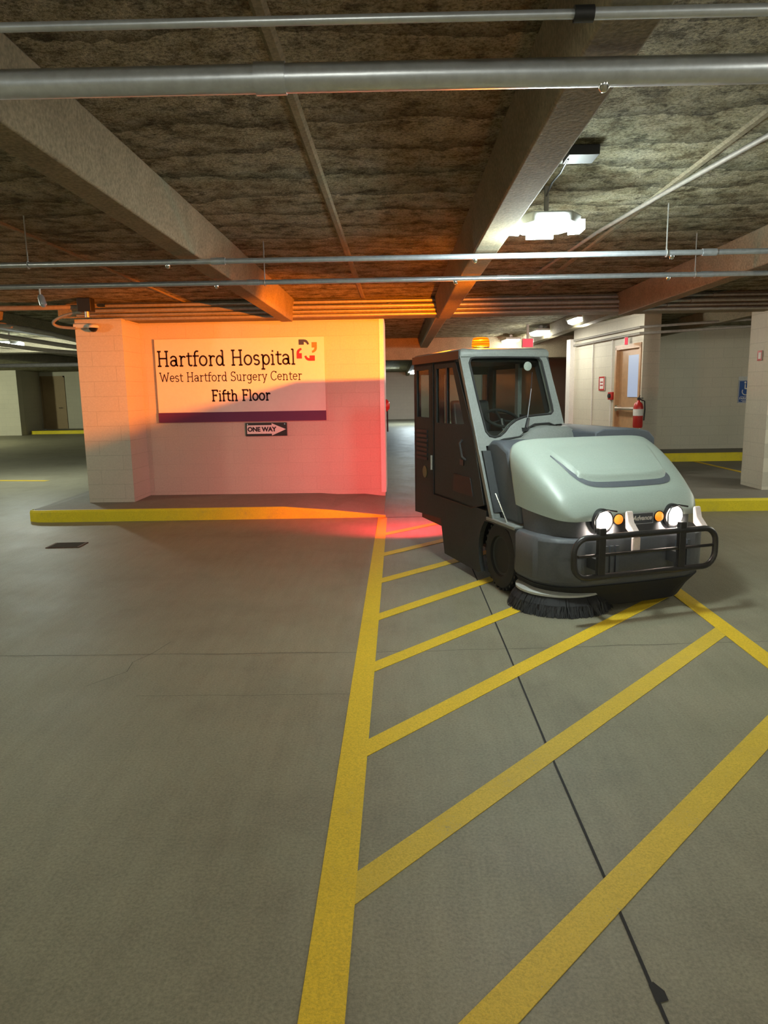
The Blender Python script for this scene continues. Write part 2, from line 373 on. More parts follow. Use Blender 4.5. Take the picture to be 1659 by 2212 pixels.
# tan far door
d = struct('door_1', MB().box(-17.04, -15.98, 34.24, 34.3, .15, 2.6), M['tan'])
fr = MB(); fr.box(-17.1, -17.04, 34.18, 34.34, .15, 2.66); fr.box(-15.98, -15.92, 34.18, 34.34, .15, 2.66); fr.box(-17.1, -15.92, 34.18, 34.34, 2.6, 2.66)
obj('frame', fr, M['tan'], d)
obj('handle', MB().tube([(-16.1, 34.24, 1.15), (-16.1, 34.16, 1.15), (-16.28, 34.16, 1.15)], .02), M['chrome'], d)
# right door with narrow lit glass
mb = dwbox(MB(), -.40, .44, -.05, -.10, .17, 2.28)
d = struct('door_2', mb, M['wood'])
fr = MB(); dwbox(fr, -.46, -.40, .02, -.12, .155, 2.33); dwbox(fr, .44, .50, .02, -.12, .155, 2.33); dwbox(fr, -.46, .50, .02, -.12, 2.28, 2.36)
obj('frame', fr, M['wood'], d)
obj('glass_pane', dwbox(MB(), -.33, .08, -.035, -.048, 1.45, 2.17), M['doorglass'], d, label='lit glass pane')
mb = MB(); mb.tube([(*dw(-.36, .03), 1.25), (*dw(.38, .03), 1.25)], .03, 8); dwbox(mb, -.38, -.32, .04, -.05, 1.2, 1.3); dwbox(mb, .32, .40, .04, -.05, 1.2, 1.3)
obj('push_bar', mb, M['chrome'], d, label='chrome push bar')
# expansion joint and cracks in the floor
mb = MB(); p = [(.66, 1.0), (.662, 1.9), (.655, 3), (.66, 4.1), (.662, 5.7), (.66, 9.05)]
for a, b in zip(p, p[1:]): mb.add([(a[0] - .005, a[1], .002), (a[0] + .005, a[1], .002), (b[0] + .005, b[1], .002), (b[0] - .005, b[1], .002)], [(0, 1, 2, 3)])
mb.add([(.655, 1.62, .0021), (.69, 1.63, .0021), (.69, 1.66, .0021), (.67, 1.69, .0021), (.655, 1.68, .0021)], [(0, 1, 2, 3, 4)])
def strip(mb, pts, wd, z):
    for a, b in zip(pts, pts[1:]):
        A = Vector(a); B = Vector(b); nn = Vector((-(B - A).y, (B - A).x)).normalized() * wd
        mb.add([(*(A - nn), z), (*(A + nn), z), (*(B + nn), z), (*(B - nn), z)], [(0, 1, 2, 3)])
strip(mb, [(-.19, 9.02), (.7, 9.04), (1.5, 9.06), (3.7, 9.1)], .008, .002)
struct('floor_joint', mb, M['joint'])
mb = MB(); c = [(-4 + i * .2, 4.18 + (max(0, (i * .2 - 3.9)) * .055) + random.uniform(-.008, .008)) for i in range(40)]
strip(mb, c, .0018, .0015)
strip(mb, [(-1.42 + i * .15, 3.56 + random.uniform(-.01, .01)) for i in range(9)], .0012, .0015)
strip(mb, [(-1.5, 4.4), (-1.55, 4.2), (-1.62, 4.05), (-1.6, 3.9), (-1.75, 3.7)], .0015, .0015)
struct('floor_crack', mb, M['crack'])
# ================================================================== PAINTED LINES
def line(name, poly, label, z=.003, mat='yellow', cat='painted line', group=None, zb=0):
    o = obj(name, MB().prism(poly, 'z', zb + .0005, zb + z), M[mat]); return tag(o, label, cat, group)
line('boundary_line', [(-.275, .8), (-.155, .8), (-.15, 5), (-.15, 9.0), (-.265, 9.0), (-.27, 5)], 'long straight yellow line running from bottom of picture to the sign wall corner', .0035)
line('boundary_line', [(2.05, 2.2), (2.17, 2.2), (2.25, 5.6), (2.25, 7.5), (2.13, 7.5), (2.13, 5.6)], 'yellow line closing the hatched zone on the right in front of the sweeper bumper', .0035)
def hatch(y0, m, x1, label, mat='yellow', lap=-.155):
    hw = .078
    line('hatch_stripe', [(lap, y0 - hw + (lap + .155) * m), (x1, y0 - hw + (x1 + .155) * m), (x1, y0 + hw + (x1 + .155) * m), (lap, y0 + hw + (lap + .155) * m)], label, .003 + .0008 * (lap < -.16), mat, 'painted line', 'diagonal yellow hatch stripes of the no parking zone')
hatch(1.18, 1.04, 2.12, 'nearest and widest diagonal stripe, crossing the lower right corner and the black joint', 'yellow_worn')
hatch(2.06, 1.08, 2.12, 'second nearest diagonal stripe, meeting the right yellow line at a tee', 'yellow_worn')
hatch(2.98, 1.08, 2.09, 'diagonal stripe ending at the top corner of the right yellow line, third from the front')
hatch(3.94, 1.08, 1.6, 'diagonal stripe running under the side brush of the sweeper, fourth from the front', lap=-.2)
hatch(4.88, 1.08, 1.2, 'diagonal stripe running to the front wheel of the sweeper, fifth from the front', lap=-.25)
hatch(5.88, 1.02, 1.2, 'diagonal stripe running under the sweeper side skirt, sixth from the front')
hatch(6.88, 1.02, .9, 'diagonal stripe partly in red light just behind the sweeper side skirt, second farthest')
hatch(7.92, 1.02, .7, 'farthest diagonal stripe, glowing orange in the red light beside the sweeper rear')
line('parking_line', [(5.83, 10.8), (5.92, 10.8), (5.92, 14.1), (5.83, 14.1)], 'thin yellow bay line on the raised floor behind the right pillar', .004, 'yellow', zb=.155)
line('parking_line', [(-9.0, 13.9), (-6.9, 13.6), (-6.85, 13.72), (-9.0, 14.05)], 'short yellow line far off at the left edge beyond the pillar', .004)
# floor drain
dr = thing('floor_drain', 'rusty metal drain plate in the floor below the left end of the yellow kerb', 'drain', (-3.62, 7.5, 0), .05)
obj('plate', MB().box(-.18, .18, -.13, .13, .001, .008), plain('rusty_plate', (.10, .055, .035), .8, .2, .4, 30), dr)
mb = MB()
for i in range(6): mb.box(-.15, .15, -.11 + i * .04, -.095 + i * .04, .008, .012)
obj('grating', mb, M['crack'], dr)

# ================================================================== STROKE LETTERS
def rectstroke(mb, pts, wd, fn):
    for a, b in zip(pts, pts[1:]):
        A = Vector(a); B = Vector(b)
        if (B - A).length < 1e-6: continue
        t = (B - A).normalized(); nn = Vector((-t.y, t.x)) * wd / 2; e = t * wd * .12
        mb.add([fn(A - nn - e), fn(A + nn - e), fn(B + nn + e), fn(B - nn + e)], [(0, 1, 2, 3)])
S_ = .12
def sf(x, y, l=S_, r=S_): return [(x - l, y), (x + r, y)]
XH = .66
G = {
 'H': (.92, [[(.2, 0), (.2, 1)], [(.72, 0), (.72, 1)], [(.2, .52), (.72, .52)], sf(.2, 0), sf(.2, 1), sf(.72, 0), sf(.72, 1)]),
 'F': (.70, [[(.18, 0), (.18, 1)], [(.05, 1), (.62, 1), (.62, .84)], [(.18, .52), (.48, .52)], [(.48, .44), (.48, .6)], sf(.18, 0, .12, .14)]),
 'W': (1.2, [[(.12, 1), (.36, 0), (.6, .86), (.84, 0), (1.08, 1)], sf(.12, 1, .11, .11), sf(1.08, 1, .11, .11)]),
 'S': (.68, [arc(.34, .75, .23, .25, 20, 265, 14) + arc(.34, .25, .25, .25, 85, -155, 14), [(.56, .82), (.56, 1)], [(.1, .0), (.1, .17)]]),
 'C': (.8, [arc(.44, .5, .34, .5, 40, 322, 20), [(.7, .8), (.7, 1)]]),
 'a': (.64, [arc(.28, .46, .2, .2, 160, 0, 8) + [(.48, .1)] + arc(.56, .1, .08, .08, 180, 290, 4), arc(.27, .19, .19, .18, 0, 360, 16)[:], [(.3, .38), (.48, .38)]]),
 'r': (.52, [[(.18, 0), (.18, XH)], [(.06, XH), (.18, XH)], sf(.18, 0), arc(.36, .42, .18, .22, 180, 45, 8)]),
 't': (.46, [[(.2, .88), (.2, .16)] + arc(.34, .16, .14, .15, 180, 310, 7), [(.04, XH), (.44, XH)]]),
 'f': (.44, [[(.18, 0), (.18, .8)] + arc(.35, .8, .17, .19, 180, 60, 7), [(.04, XH), (.46, XH)], sf(.18, 0)]),
 'o': (.66, [arc(.32, .33, .25, .32, 0, 360, 22)]),
 'd': (.70, [arc(.3, .33, .22, .32, 0, 360, 20), [(.52, 0), (.52, 1)], [(.4, 1), (.52, 1)], [(.52, 0), (.64, 0)]]),
 's': (.54, [arc(.26, .49, .17, .165, 20, 260, 10) + arc(.27, .17, .18, .165, 85, -155, 10)]),
 'p': (.70, [arc(.4, .33, .22, .32, 0, 360, 20), [(.18, -.3), (.18, XH)], [(.06, XH), (.18, XH)], sf(.18, -.3)]),
 'i': (.34, [[(.17, 0), (.17, XH)], [(.05, XH), (.17, XH)], sf(.17, 0), [(.17, .86), (.17, .96)]]),
 'l': (.34, [[(.17, 0), (.17, 1)], [(.05, 1), (.17, 1)], sf(.17, 0)]),
 'e': (.62, [[(.09, .36), (.54, .36)] + arc(.31, .34, .23, .31, 5, 315, 18)]),
 'u': (.72, [[(.04, XH), (.16, XH), (.16, .2)] + arc(.32, .2, .16, .19, 180, 330, 7) + [(.52, .18)], [(.4, XH), (.52, XH), (.52, 0), (.64, 0)]]),
 'g': (.66, [arc(.3, .36, .21, .29, 0, 360, 18), [(.62, XH), (.51, XH), (.51, -.08)] + arc(.31, -.1, .2, .2, 0, -150, 9)]),
 'y': (.62, [[(.1, XH), (.32, .05)], [(.54, XH), (.26, -.18)] + arc(.16, -.16, .1, .12, -10, -110, 5), sf(.1, XH, .09, .1), sf(.54, XH, .1, .09)]),
 'n': (.74, [[(.17, 0), (.17, XH)], [(.05, XH), (.17, XH)], sf(.17, 0), arc(.36, .44, .19, .2, 180, 0, 9) + [(.55, 0)], sf(.55, 0)]),
 'h': (.74, [[(.17, 0), (.17, 1)], [(.05, 1), (.17, 1)], sf(.17, 0), arc(.36, .44, .19, .2, 180, 0, 9) + [(.55, 0)], sf(.55, 0)]),
 ' ': (.36, []),
}
def write(mb, s, x0, z0, size, width, y, wd=.10, fn=None):
    adv = sum(G[c][0] for c in s); sx = width / adv; x = x0
    for c in s:
        a, strokes = G[c]
        for st in strokes:
            pts = [(x + px * sx, z0 + pz * size) for px, pz in st]
            rectstroke(mb, pts, wd * size, fn or (lambda p: (p.x, y, p.y)))
        x += a * sx
    return mb
# ================================================================== HOSPITAL SIGN
sg = thing('hospital_sign', 'large white hospital sign with plum band lit orange on the block wall', 'sign', (-2.235, 10.30, 1.80))
SX0, SX1, YF = -1.21, 1.21, -.04
obj('panel', MB().box(SX0, SX1, -.035, .0, -.58, .59), M['sign'], sg, bevel=.003)
obj('band', MB().box(SX0 - .003, SX1 + .003, -.040, -.030, -.585, -.445), M['purple'], sg, label='plum coloured band')
def words(text, x0, z0, size, width, wd, name):
    unit = width / sum(G[c][0] for c in text); x = x0
    for k_, wrd in enumerate(text.split(' ')):
        wn = sum(G[c][0] for c in wrd) * unit
        obj(name, write(MB(), wrd, x, z0, size, wn, -.0365, wd), M['ink'], sg)
        x += wn + G[' '][0] * unit
words('Hartford Hospital', -1.19, .215, .205, 1.99, .115, 'hospital_lettering')
words('West Hartford Surgery Center', -1.165, -.005, .125, 2.05, .10, 'center_lettering')
words('Fifth Floor', -.43, -.285, .15, .85, .15, 'floor_lettering')
# logo: four quote-mark shapes
def quote(cx, cz, rot, mat, nm):
    P0 = [(-5.5, 11), (5.5, 11), (5.5, 0), (5.0, -3.5), (3.2, -6.8), (0, -9.3), (-4.5, -11), (-5.5, -6.8), (-2.5, -5.2), (-.6, -3.0), (.3, 0), (-5.5, 0)]
    q = .0068; cs, sn = math.cos(rot), math.sin(rot)
    pts = [(.962 + (cx + x * cs - z * sn) * q, .405 + (cz + x * sn + z * cs) * q) for x, z in P0]
    obj(nm, MB().prism(pts, 'y', -.0375, -.0345), mat, sg)
quote(16, 5, 0, M['olive'], 'logo_mark'); quote(-5.5, 16.5, PI / 2, M['navy'], 'logo_mark')
quote(-16, -6, PI, M['crimson'], 'logo_mark'); quote(5.5, -16.5, -PI / 2, M['redlogo'], 'logo_mark')
# one way sign
ow = thing('one_way_sign', 'small black one way sign with white arrow below the hospital sign', 'sign', (-1.90, 10.295, 1.095))
obj('plate', MB().box(-.30, .30, -.012, 0, -.095, .095), M['black'], ow, bevel=.002)
obj('arrow', MB().prism([(-.28, -.062), (.08, -.062), (.08, -.088), (.285, 0), (.08, .088), (.08, .062), (-.28, .062)], 'y', -.0145, -.0125), M['white'], ow)
def bfont(name, s, size, mat, parent, loc, rx=PI / 2, rz=0, ext=.001, off=.004, shear=0, sx=1):
    cu = bpy.data.curves.new(name, 'FONT'); cu.body = s; cu.size = size; cu.extrude = ext; cu.offset = off; cu.align_x = 'CENTER'; cu.align_y = 'CENTER'; cu.shear = shear
    t = bpy.data.objects.new(name, cu); COL.objects.link(t)
    dg = bpy.context.evaluated_depsgraph_get(); me = bpy.data.meshes.new_from_object(t.evaluated_get(dg))
    bpy.data.objects.remove(t); me.materials.clear(); me.materials.append(mat)
    o = bpy.data.objects.new(name, me); COL.objects.link(o); o.parent = parent; o.location = loc; o.rotation_euler = (rx, 0, rz); o.scale = (sx, 1, 1); return o
bfont('lettering', 'ONE WAY', .088, M['ink'], ow, (-.065, -.016, 0), off=.004)
for x in (-.27, .27): obj('screw', MB().lathe([(.0, .0), (.01, .0), (.01, .004), (0, .004)], 8, Matrix.Translation((x, -.012, .075)) @ Matrix.Rotation(PI / 2, 4, 'X')), M['chrome'], ow)
# ================================================================== PIPES
def pipe(name, pts, r, label, mat='pipe', n=16, group=None, couplings=()):
    o = obj(name, MB().tube(pts, r, n), M[mat], smooth=True); tag(o, label, 'pipe', group)
    for x, y, z in couplings:
        obj('coupling', MB().tube([(x - .045, y, z), (x + .045, y, z)], r * 1.12, n), M[mat], o, smooth=True)
    return o
big = pipe('sprinkler_main', [(-6, 2.22, 2.5), (0, 2.265, 2.5), (6, 2.34, 2.498)], .039, 'thickest shiny steel pipe crossing under the ceiling near the top', couplings=[(-.36, 2.262, 2.5)])
pipe('sprinkler_pipe', [(-6, 1.962, 2.53), (.49, 2.007, 2.53)], .0115, 'thin shiny pipe above the thick one at the very top of the picture, left length')
o = pipe('sprinkler_pipe', [(.49, 2.007, 2.53), (6, 2.052, 2.53)], .0145, 'slightly thicker pipe length at the very top right corner')
obj('coupling', MB().tube([(.465, 2.007, 2.53), (.515, 2.007, 2.53)], .02, 12), M['black'], o, smooth=True, label='black coupling')
p3 = pipe('sprinkler_pipe', [(-12, 5.11, 2.52), (0, 5.215, 2.52), (10, 5.29, 2.52)], .019, 'upper of the two steel pipes just above the sign wall')
p4 = pipe('sprinkler_pipe', [(-12, 6.09, 2.52), (0, 6.19, 2.52), (10, 6.27, 2.52)], .021, 'lower of the two steel pipes just above the sign wall')
for pr, xs in ((p3, (-1.25, 2.2, 4.0)), (p4, (-1.2, .9, 2.6))):
    y = 5.215 if pr is p3 else 6.19
    for x in xs: obj('coupling', MB().tube([(x - .05, y + x * .009, 2.52), (x + .05, y + x * .009, 2.52)], .025, 14), M['pipe'], pr, smooth=True)
def hanger(x, y, z, r, parent):
    obj('hanger', MB().tube([(x, y, z + r), (x, y, ZC)], .005, 6).tube([(x, y + (r + .006) * math.cos(a), z + (r + .006) * math.sin(a)) for a in [i * PI / 8 for i in range(16)]], .004, 6, closed=True), M['pipe2'], parent)
for x in (-2.6, 1.9): hanger(x, 5.215 + x * .009, 2.52, .019, p3)
for x in (-1.1, 2.5): hanger(x, 6.19 + x * .009, 2.52, .021, p4)
hanger(.63 + .9, 2.28, 2.5, .036, big)
# the bundle along the transverse beam
for i, (y, z, r, lab) in enumerate(((9.80, 2.80, .022, 'topmost long conduit along the beam over the sign wall'), (9.78, 2.735, .026, 'second conduit down along the beam over the sign wall'),
                                   (9.80, 2.68, .017, 'third thin conduit along the beam over the sign wall'), (9.83, 2.63, .022, 'lowest conduit along the bottom of the beam over the sign wall'))):
    x0 = (-3.9, -4.2, -4.3, -4.1)[i]
    o = pipe('conduit', [(x0, y - .03, z), (9, y + .03, z)], r, lab, 'pipe2', 12, 'conduits along the beam')
    for x in (-.5 + i * .4, 1.6 + i * .5, 4.2 - i * .3): obj('clamp', MB().tube([(x, y, z), (x + .04, y, z)], r * 1.25, 10), M['pipe2'], o, smooth=True)
# upper-right diagonal conduit on deck
pipe('conduit', [(1.95, 2.9, 2.80), (1.84, 3.78, 2.80), (1.72, 4.8, 2.81), (1.60, 5.9, 2.81), (1.5, 8, 2.82)], .014, 'conduit running away along the ceiling right of the bright light', 'conduit')
pipe('conduit', [(.93, 4.06, 2.80), (.945, 4.3, 2.80), (.93, 4.45, 2.79), (.93, 4.62, 2.76)], .006, 'thin cable from the ceiling box to the bright light fixture', 'black', 8)
# left conduits cluster beyond pillar
cl = [([(-9, 8.8, 2.78), (-6.6, 9.6, 2.74), (-5.4, 10.6, 2.62), (-4.9, 11.4, 2.44), (-4.6, 11.6, 2.42)], .035, 'thick grey conduit sweeping down to the left of the pillar, upper one'),
      ([(-9, 9.6, 2.74), (-6.9, 10.2, 2.68), (-5.9, 11.2, 2.52), (-5.2, 12.0, 2.40), (-4.8, 12.2, 2.38)], .035, 'thick grey conduit sweeping down to the left of the pillar, middle one'),
      ([(-9.5, 10.8, 2.70), (-7.3, 11.2, 2.62), (-6.2, 12.4, 2.42), (-5.6, 12.9, 2.38)], .035, 'thick grey conduit sweeping down to the left of the pillar, lower one'),
      ([(-9, 8.2, 2.66), (-5.8, 8.9, 2.70), (-4.6, 9.2, 2.72), (-3.95, 9.5, 2.76)], .03, 'brown conduit reaching right towards the junction above the pillar'),
      ([(-4.05, 9.45, 2.70), (-4.35, 9.5, 2.66), (-4.55, 9.55, 2.58), (-4.50, 9.6, 2.52), (-4.25, 9.6, 2.50)], .02, 'bent conduit looping at the top corner of the sign wall pillar'),
      ([(-20, 18, 2.45), (-4.0, 18.4, 2.43)], .05, 'dark pipe crossing far off to the left beyond the pillar')]
for pts, r, lab in cl:
    # smooth the polyline
    q = [Vector(p) for p in pts]
    for _ in range(2):
        nq = [q[0]]
        for a, b in zip(q, q[1:]): nq += [a * .75 + b * .25, a * .25 + b * .75]
        q = nq + [q[-1]]
    pipe('conduit', q, r, lab, 'conduit', 12)
# junction boxes
jb = thing('junction_box', 'small dark electrical box on the ceiling above the bright light', 'electrical box', (1.0, 4.05, ZC))
obj('box', MB().box(-.08, .08, -.06, .10, -.05, 0), M['black'], jb, bevel=.004)
obj('plate', MB().box(-.09, .07, .09, .22, -.012, 0), M['housing'], jb, label='pale mounting plate')
jb = thing('junction_box', 'dark junction boxes cluster above the sign wall pillar', 'electrical box', (-3.98, 9.35, 2.70))
obj('box', MB().box(-.1, .08, -.06, .08, -.02, .15), M['black'], jb, bevel=.01)
obj('connector', MB().tube([(.0, 0, -.02), (.0, 0, -.09)], .03, 10), M['pipe'], jb, smooth=True)
# sprinkler heads
sp = thing('fire_sprinkler', 'upright sprinkler head hanging under the thickest steel pipe', 'sprinkler', (.62, 2.272, 2.465))
obj('cap', MB().lathe([(0, -.022), (.008, -.02), (.015, -.012), (.018, 0), (.018, .004), (0, .004)], 16), M['chrome'], sp, smooth=True)
obj('body', MB().tube([(0, 0, 0), (0, 0, .02)], .01, 8), M['pipe'], sp)
for loc, lab in (((.56, 5.22, 2.497), 'sprinkler head under the upper thin pipe left of the bright light'), ((.50, 6.195, 2.495), 'sprinkler head under the lower thin pipe left of the bright light'),
                 ((-1.61, 5.20, 2.497), 'sprinkler head under the upper thin pipe above the hospital sign'), ((-1.51, 6.18, 2.495), 'sprinkler head under the lower thin pipe above the hospital sign'),
                 ((2.28, 6.21, 2.495), 'sprinkler head under the lower thin pipe at the right edge'), ((1.94, 5.235, 2.497), 'sprinkler head under the upper thin pipe at the right')):
    dup(sp, loc, 0, lab)
sn = thing('pipe_sensor', 'metal sprinkler valve hanging from the lower pipe at the far left', 'sprinkler', (-3.01, 6.163, 2.5))
obj('rod', MB().tube([(0, 0, 0), (0, 0, -.06)], .008, 8), M['white'], sn)
obj('valve', MB().tube([(0, 0, -.05), (.005, 0, -.07), (.02, 0, -.13), (.025, 0, -.15)], [.018, .028, .03, .012], 12), M['pipe'], sn, smooth=True)
# security camera on pillar
sc = thing('security_camera', 'grey wall camera with black dome at the top of the sign wall pillar', 'camera', (-4.02, 9.6, 2.50))
obj('housing', MB().lathe([(0, .06), (.04, .055), (.07, .03), (.075, 0), (0, 0)], 24), M['housing'], sc, smooth=True)
obj('bracket', MB().tube([(-.26, .02, .03), (-.1, .02, .035), (0, 0, .03)], [.035, .03, .03], 12), M['housing'], sc, smooth=True)
obj('lens_dome', MB().lathe([(0, -.055), (.03, -.048), (.052, -.025), (.058, 0)], 24), plain('black_glossy_dome', (.008, .008, .01), .08, bmp=0), sc, smooth=True)

# ================================================================== CEILING LIGHTS
def canopy(loc, label, col, power, mat='lamp', group='garage canopy lights'):
    t = thing('ceiling_light', label, 'ceiling light', loc, 0, group)
    obj('housing', MB().prism([(-.20, -.08), (-.12, -.2), (.12, -.2), (.20, -.08), (.20, .08), (.12, .2), (-.12, .2), (-.20, .08)], 'z', .0, .06), M['housing'], t, bevel=.01)
    for s, pts in enumerate(([(-.09, -.21), (.09, -.21), (.08, -.15), (-.08, -.15)], [(-.09, .21), (.09, .21), (.08, .15), (-.08, .15)],
                [(-.23, -.07), (-.16, -.09), (-.16, .09), (-.23, .07)], [(.23, -.07), (.16, -.09), (.16, .09), (.23, .07)])):
        obj('lens', MB().prism(pts, 'z', -.025, .035), M[mat], t)
    obj('stem', MB().tube([(0, 0, .05), (0, 0, ZC - loc[2])], .015, 8), M['pipe2'], t)
    if power: point('lamp', (0, 0, -.12), power, col, .12, t)
    return t
canopy((.96, 4.76, 2.60), 'bright cool white canopy light glaring above the sweeper', (.86, 1, .96), P_MAIN)
WARM = (1, .97, .80)
canopy((-7.25, 13.5, 2.60), 'white light glowing far off at the left edge', (.9, 1, .9), P_FAR)
canopy((-4.6, .5, 2.6), 'unseen canopy light added as fill behind the camera on the left', (1, .96, .66), P_UNSEEN)  # this and the next four: unseen fixtures put in for ambient light
canopy((3.4, -.8, 2.6), 'unseen canopy light added as fill behind the camera on the right', WARM, P_UNSEEN)
canopy((6.8, 6.0, 2.6), 'unseen canopy light added as fill out of frame to the right', WARM, P_UNSEEN)
canopy((-7.5, 7.5, 2.6), 'unseen canopy light placed out of frame for the greenish light from the left', (1, .98, .66), P_UNSEEN * .8)
canopy((-.5, -4.5, 2.6), 'unseen canopy light added as fill far behind the camera', WARM, P_UNSEEN)
canopy((7.6, 8.8, 2.6), 'unseen canopy light added out of frame beside the right pillar to brighten the wall', WARM, P_UNSEEN * .9)  # unseen, added to brighten the right wall and pillar
canopy((-17.5, 24, 2.60), 'unseen canopy light added far out of frame to brighten the left background', (.93, 1, .70), P_FAR * 3)  # unseen, added to brighten the dark left background
canopy((-26, 26, 2.60), 'unseen canopy light added out of frame to brighten the far left', (.93, 1, .8), P_FAR * 2.5)  # second unseen light added for the far left walls
def wrap(loc, label):
    t = thing('wraparound_light', label, 'ceiling light', loc, .05, 'wraparound lights in the passage')
    obj('housing', MB().box(-.17, .17, -.32, .32, .03, .07), M['housing'], t, bevel=.008)
    obj('lens', MB().prism([(-.15, .04), (-.13, -.015), (-.07, -.035), (.07, -.035), (.13, -.015), (.15, .04)], 'y', -.31, .31), M['lampfar'], t)
    obj('bracket', MB().box(-.03, .03, -.05, .05, .07, ZC - loc[2]), M['pipe2'], t)
    point('lamp', (0, 0, -.12), P_FAR * .22, (1, .98, .86), .1, t)
    return t
wrap((3.03, 12.0, 2.70), 'nearest and rightmost lit ceiling light of the row behind the cab')
wrap((2.84, 14.4, 2.70), 'middle lit ceiling light of the row behind the cab')
wrap((2.60, 16.6, 2.70), 'farthest lit ceiling light of the row, right above the cab roof')
wl = thing('wall_light', 'glaring white light seen through the passage beside the cab', 'ceiling light', (.80, 37, 2.62))
obj('housing', MB().box(-.12, .12, -.05, .08, -.08, .12), M['housing'], wl, bevel=.01)
obj('lens', MB().box(-.10, .10, -.1, -.05, -.08, .06), M['lamp'], wl)
obj('stem', MB().tube([(0, .02, .12), (0, .02, ZC - 2.62)], .02, 8), M['pipe2'], wl)
point('lamp', (0, -.25, -.05), P_FAR * 3, (.8, .95, 1), .08, wl)
# ================================================================== EXIT SIGNS, SAFETY THINGS
ex = thing('exit_sign', 'glowing red exit sign on the ceiling behind the cab roof', 'exit sign', (2.54, 14.1, 2.50))
obj('box', MB().box(-.11, .11, 0, .06, -.085, .085), M['housing'], ex, bevel=.005)
obj('face', MB().box(-.10, .10, -.006, .0, -.078, .078), M['exit'], ex)
obj('bracket', MB().box(-.02, .02, .01, .05, .085, ZC - 2.5), M['housing'], ex)
ex = thing('exit_sign', 'small glowing red exit sign over the wood framed door', 'exit sign', (*dw(-.12, .12), 2.395))
ex.scale = (.6, 1, .8)
ex.rotation_euler = (0, 0, -.25)
obj('box', MB().box(-.05, .05, 0, .05, -.07, .09), M['housing'], ex, bevel=.005)
obj('face', MB().box(-.04, .04, -.006, .0, -.065, .085), M['exit'], ex)
fe = thing('fire_extinguisher', 'red fire extinguisher with a white label hanging at the wood framed door', 'fire extinguisher', (4.035, 12.06, .945))
obj('cylinder', MB().lathe([(0, 0), (.07, 0), (.08, .02), (.08, .34), (.065, .40), (.03, .43), (.02, .46), (0, .46)], 24), M['red'], fe, smooth=True)
obj('wall_bracket', MB().prism([(-.03, .05), (.03, .05), (.15, .16), (.08, .17)], 'z', .20, .24), M['black'], fe)
obj('paper_label', MB().lathe([(.0815, .20), (.0815, .31)], 24), M['white'], fe, smooth=True)
obj('valve', MB().box(-.02, .02, -.02, .02, .46, .50).tube([(0, 0, .5), (.0, -.06, .53)], .008, 6).tube([(0, 0, .49), (.05, -.07, .49)], .008, 6), M['black'], fe)
obj('hose', MB().tube([(.02, 0, .47), (.09, -.03, .44), (.1, -.03, .3), (.09, -.03, .12)], .011, 8), M['black'], fe, smooth=True)
for i, (t_, z_, w_, h_, lab, nm) in enumerate(((1.02, 1.70, .12, .36, 'red framed notice on the white wall left of the wood framed door', 'notice_sign'),)):
    n_ = thing(nm, lab, 'sign', (*dw(t_, .01), z_)); n_.rotation_euler = (0, 0, math.atan2(-.989, .15) )
    n_.scale = (.72, 1, .72)
    obj('plate', MB().box(-.17, .17, -.012, 0, -.18, .18), M['white'], n_)
    mb = MB(); mb.ring([(-.17, -.18), (.17, -.18), (.17, .18), (-.17, .18)], [(-.12, -.14), (.12, -.14), (.12, .14), (-.12, .14)], lambda p, t: (p[0], -.014 + t, p[1]), .002)
    mb.box(-.08, .08, -.014, -.012, .02, .05); mb.box(-.08, .08, -.014, -.012, -.06, -.03)
    obj('border', mb, M['red'], n_)
al = thing('fire_alarm', 'small dark red fire alarm on the white wall beside the wood framed door', 'fire alarm', (*dw(.60, .0), 1.47)); al.rotation_euler = (0, 0, math.atan2(-.989, .15))
obj('box', MB().box(-.08, .08, -.05, 0, -.07, .07), M['red'], al, bevel=.008)
obj('horn', MB().lathe([(0, .0), (.045, .0), (.035, .03), (0, .03)], 16, Matrix.Translation((0, -.05, 0)) @ Matrix.Rotation(PI / 2, 4, 'X')), M['black'], al)
al = thing('fire_bell', 'dark red fire bell on the side of the sign wall corner', 'fire alarm', (-.172, 10.95, 1.40))
obj('gong', MB().lathe([(0, .06), (.05, .055), (.09, .02), (.095, 0), (0, 0)], 20, Matrix.Rotation(PI / 2, 4, 'Y')), M['red'], al, smooth=True)
obj('conduit_drop', MB().tube([(.02, 0, -.08), (.02, 0, -.4)], .012, 8), M['black'], al)
# accessible parking sign
hp = thing('accessible_parking_sign', 'blue accessible parking sign with wheelchair symbol on the far right wall', 'sign', (7.30, 15.19, 1.50))
obj('plate', MB().box(-.15, .15, -.01, 0, -.23, .23), M['blue'], hp, bevel=.002)
mb = MB()
F0 = lambda p: (p.x, -.0115, p.y)
rectstroke(mb, [(-.02, .15), (-.02, .06), (.05, .06), (.085, -.03), (.11, -.02)], .022, F0)
rectstroke(mb, arc(-.0, .0, .075, .07, 150, 350, 12), .018, F0)
mb.add([F0(Vector(p)) for p in arc(-.02, .185, .022, .022, 0, 330, 10)], [tuple(range(11))])
for z, w_ in ((-.105, .11), (-.185, .09), (-.205, .06)): rectstroke(mb, [(-w_, z), (w_, z)], .008, F0)
mb.ring([(-.145, -.225), (.145, -.225), (.145, .225), (-.145, .225)], [(-.138, -.218), (.138, -.218), (.138, .218), (-.138, .218)], lambda p, t: (p[0], -.0118 + t, p[1]), .001)
obj('symbol', mb, M['white'], hp)
bfont('lettering', 'PARKING', .06, M['white'], hp, (0, -.012, -.145), off=.001)
obj('back_plate', MB().box(-.16, .16, -.004, 0, -.24, .31), M['housing'], hp)
ps = thing('pillar_sign', 'small red and white notice on the right pillar', 'sign', (5.38, 9.99, 2.02))
obj('plate', MB().box(-.06, .06, -.008, 0, -.07, .07), M['white'], ps)
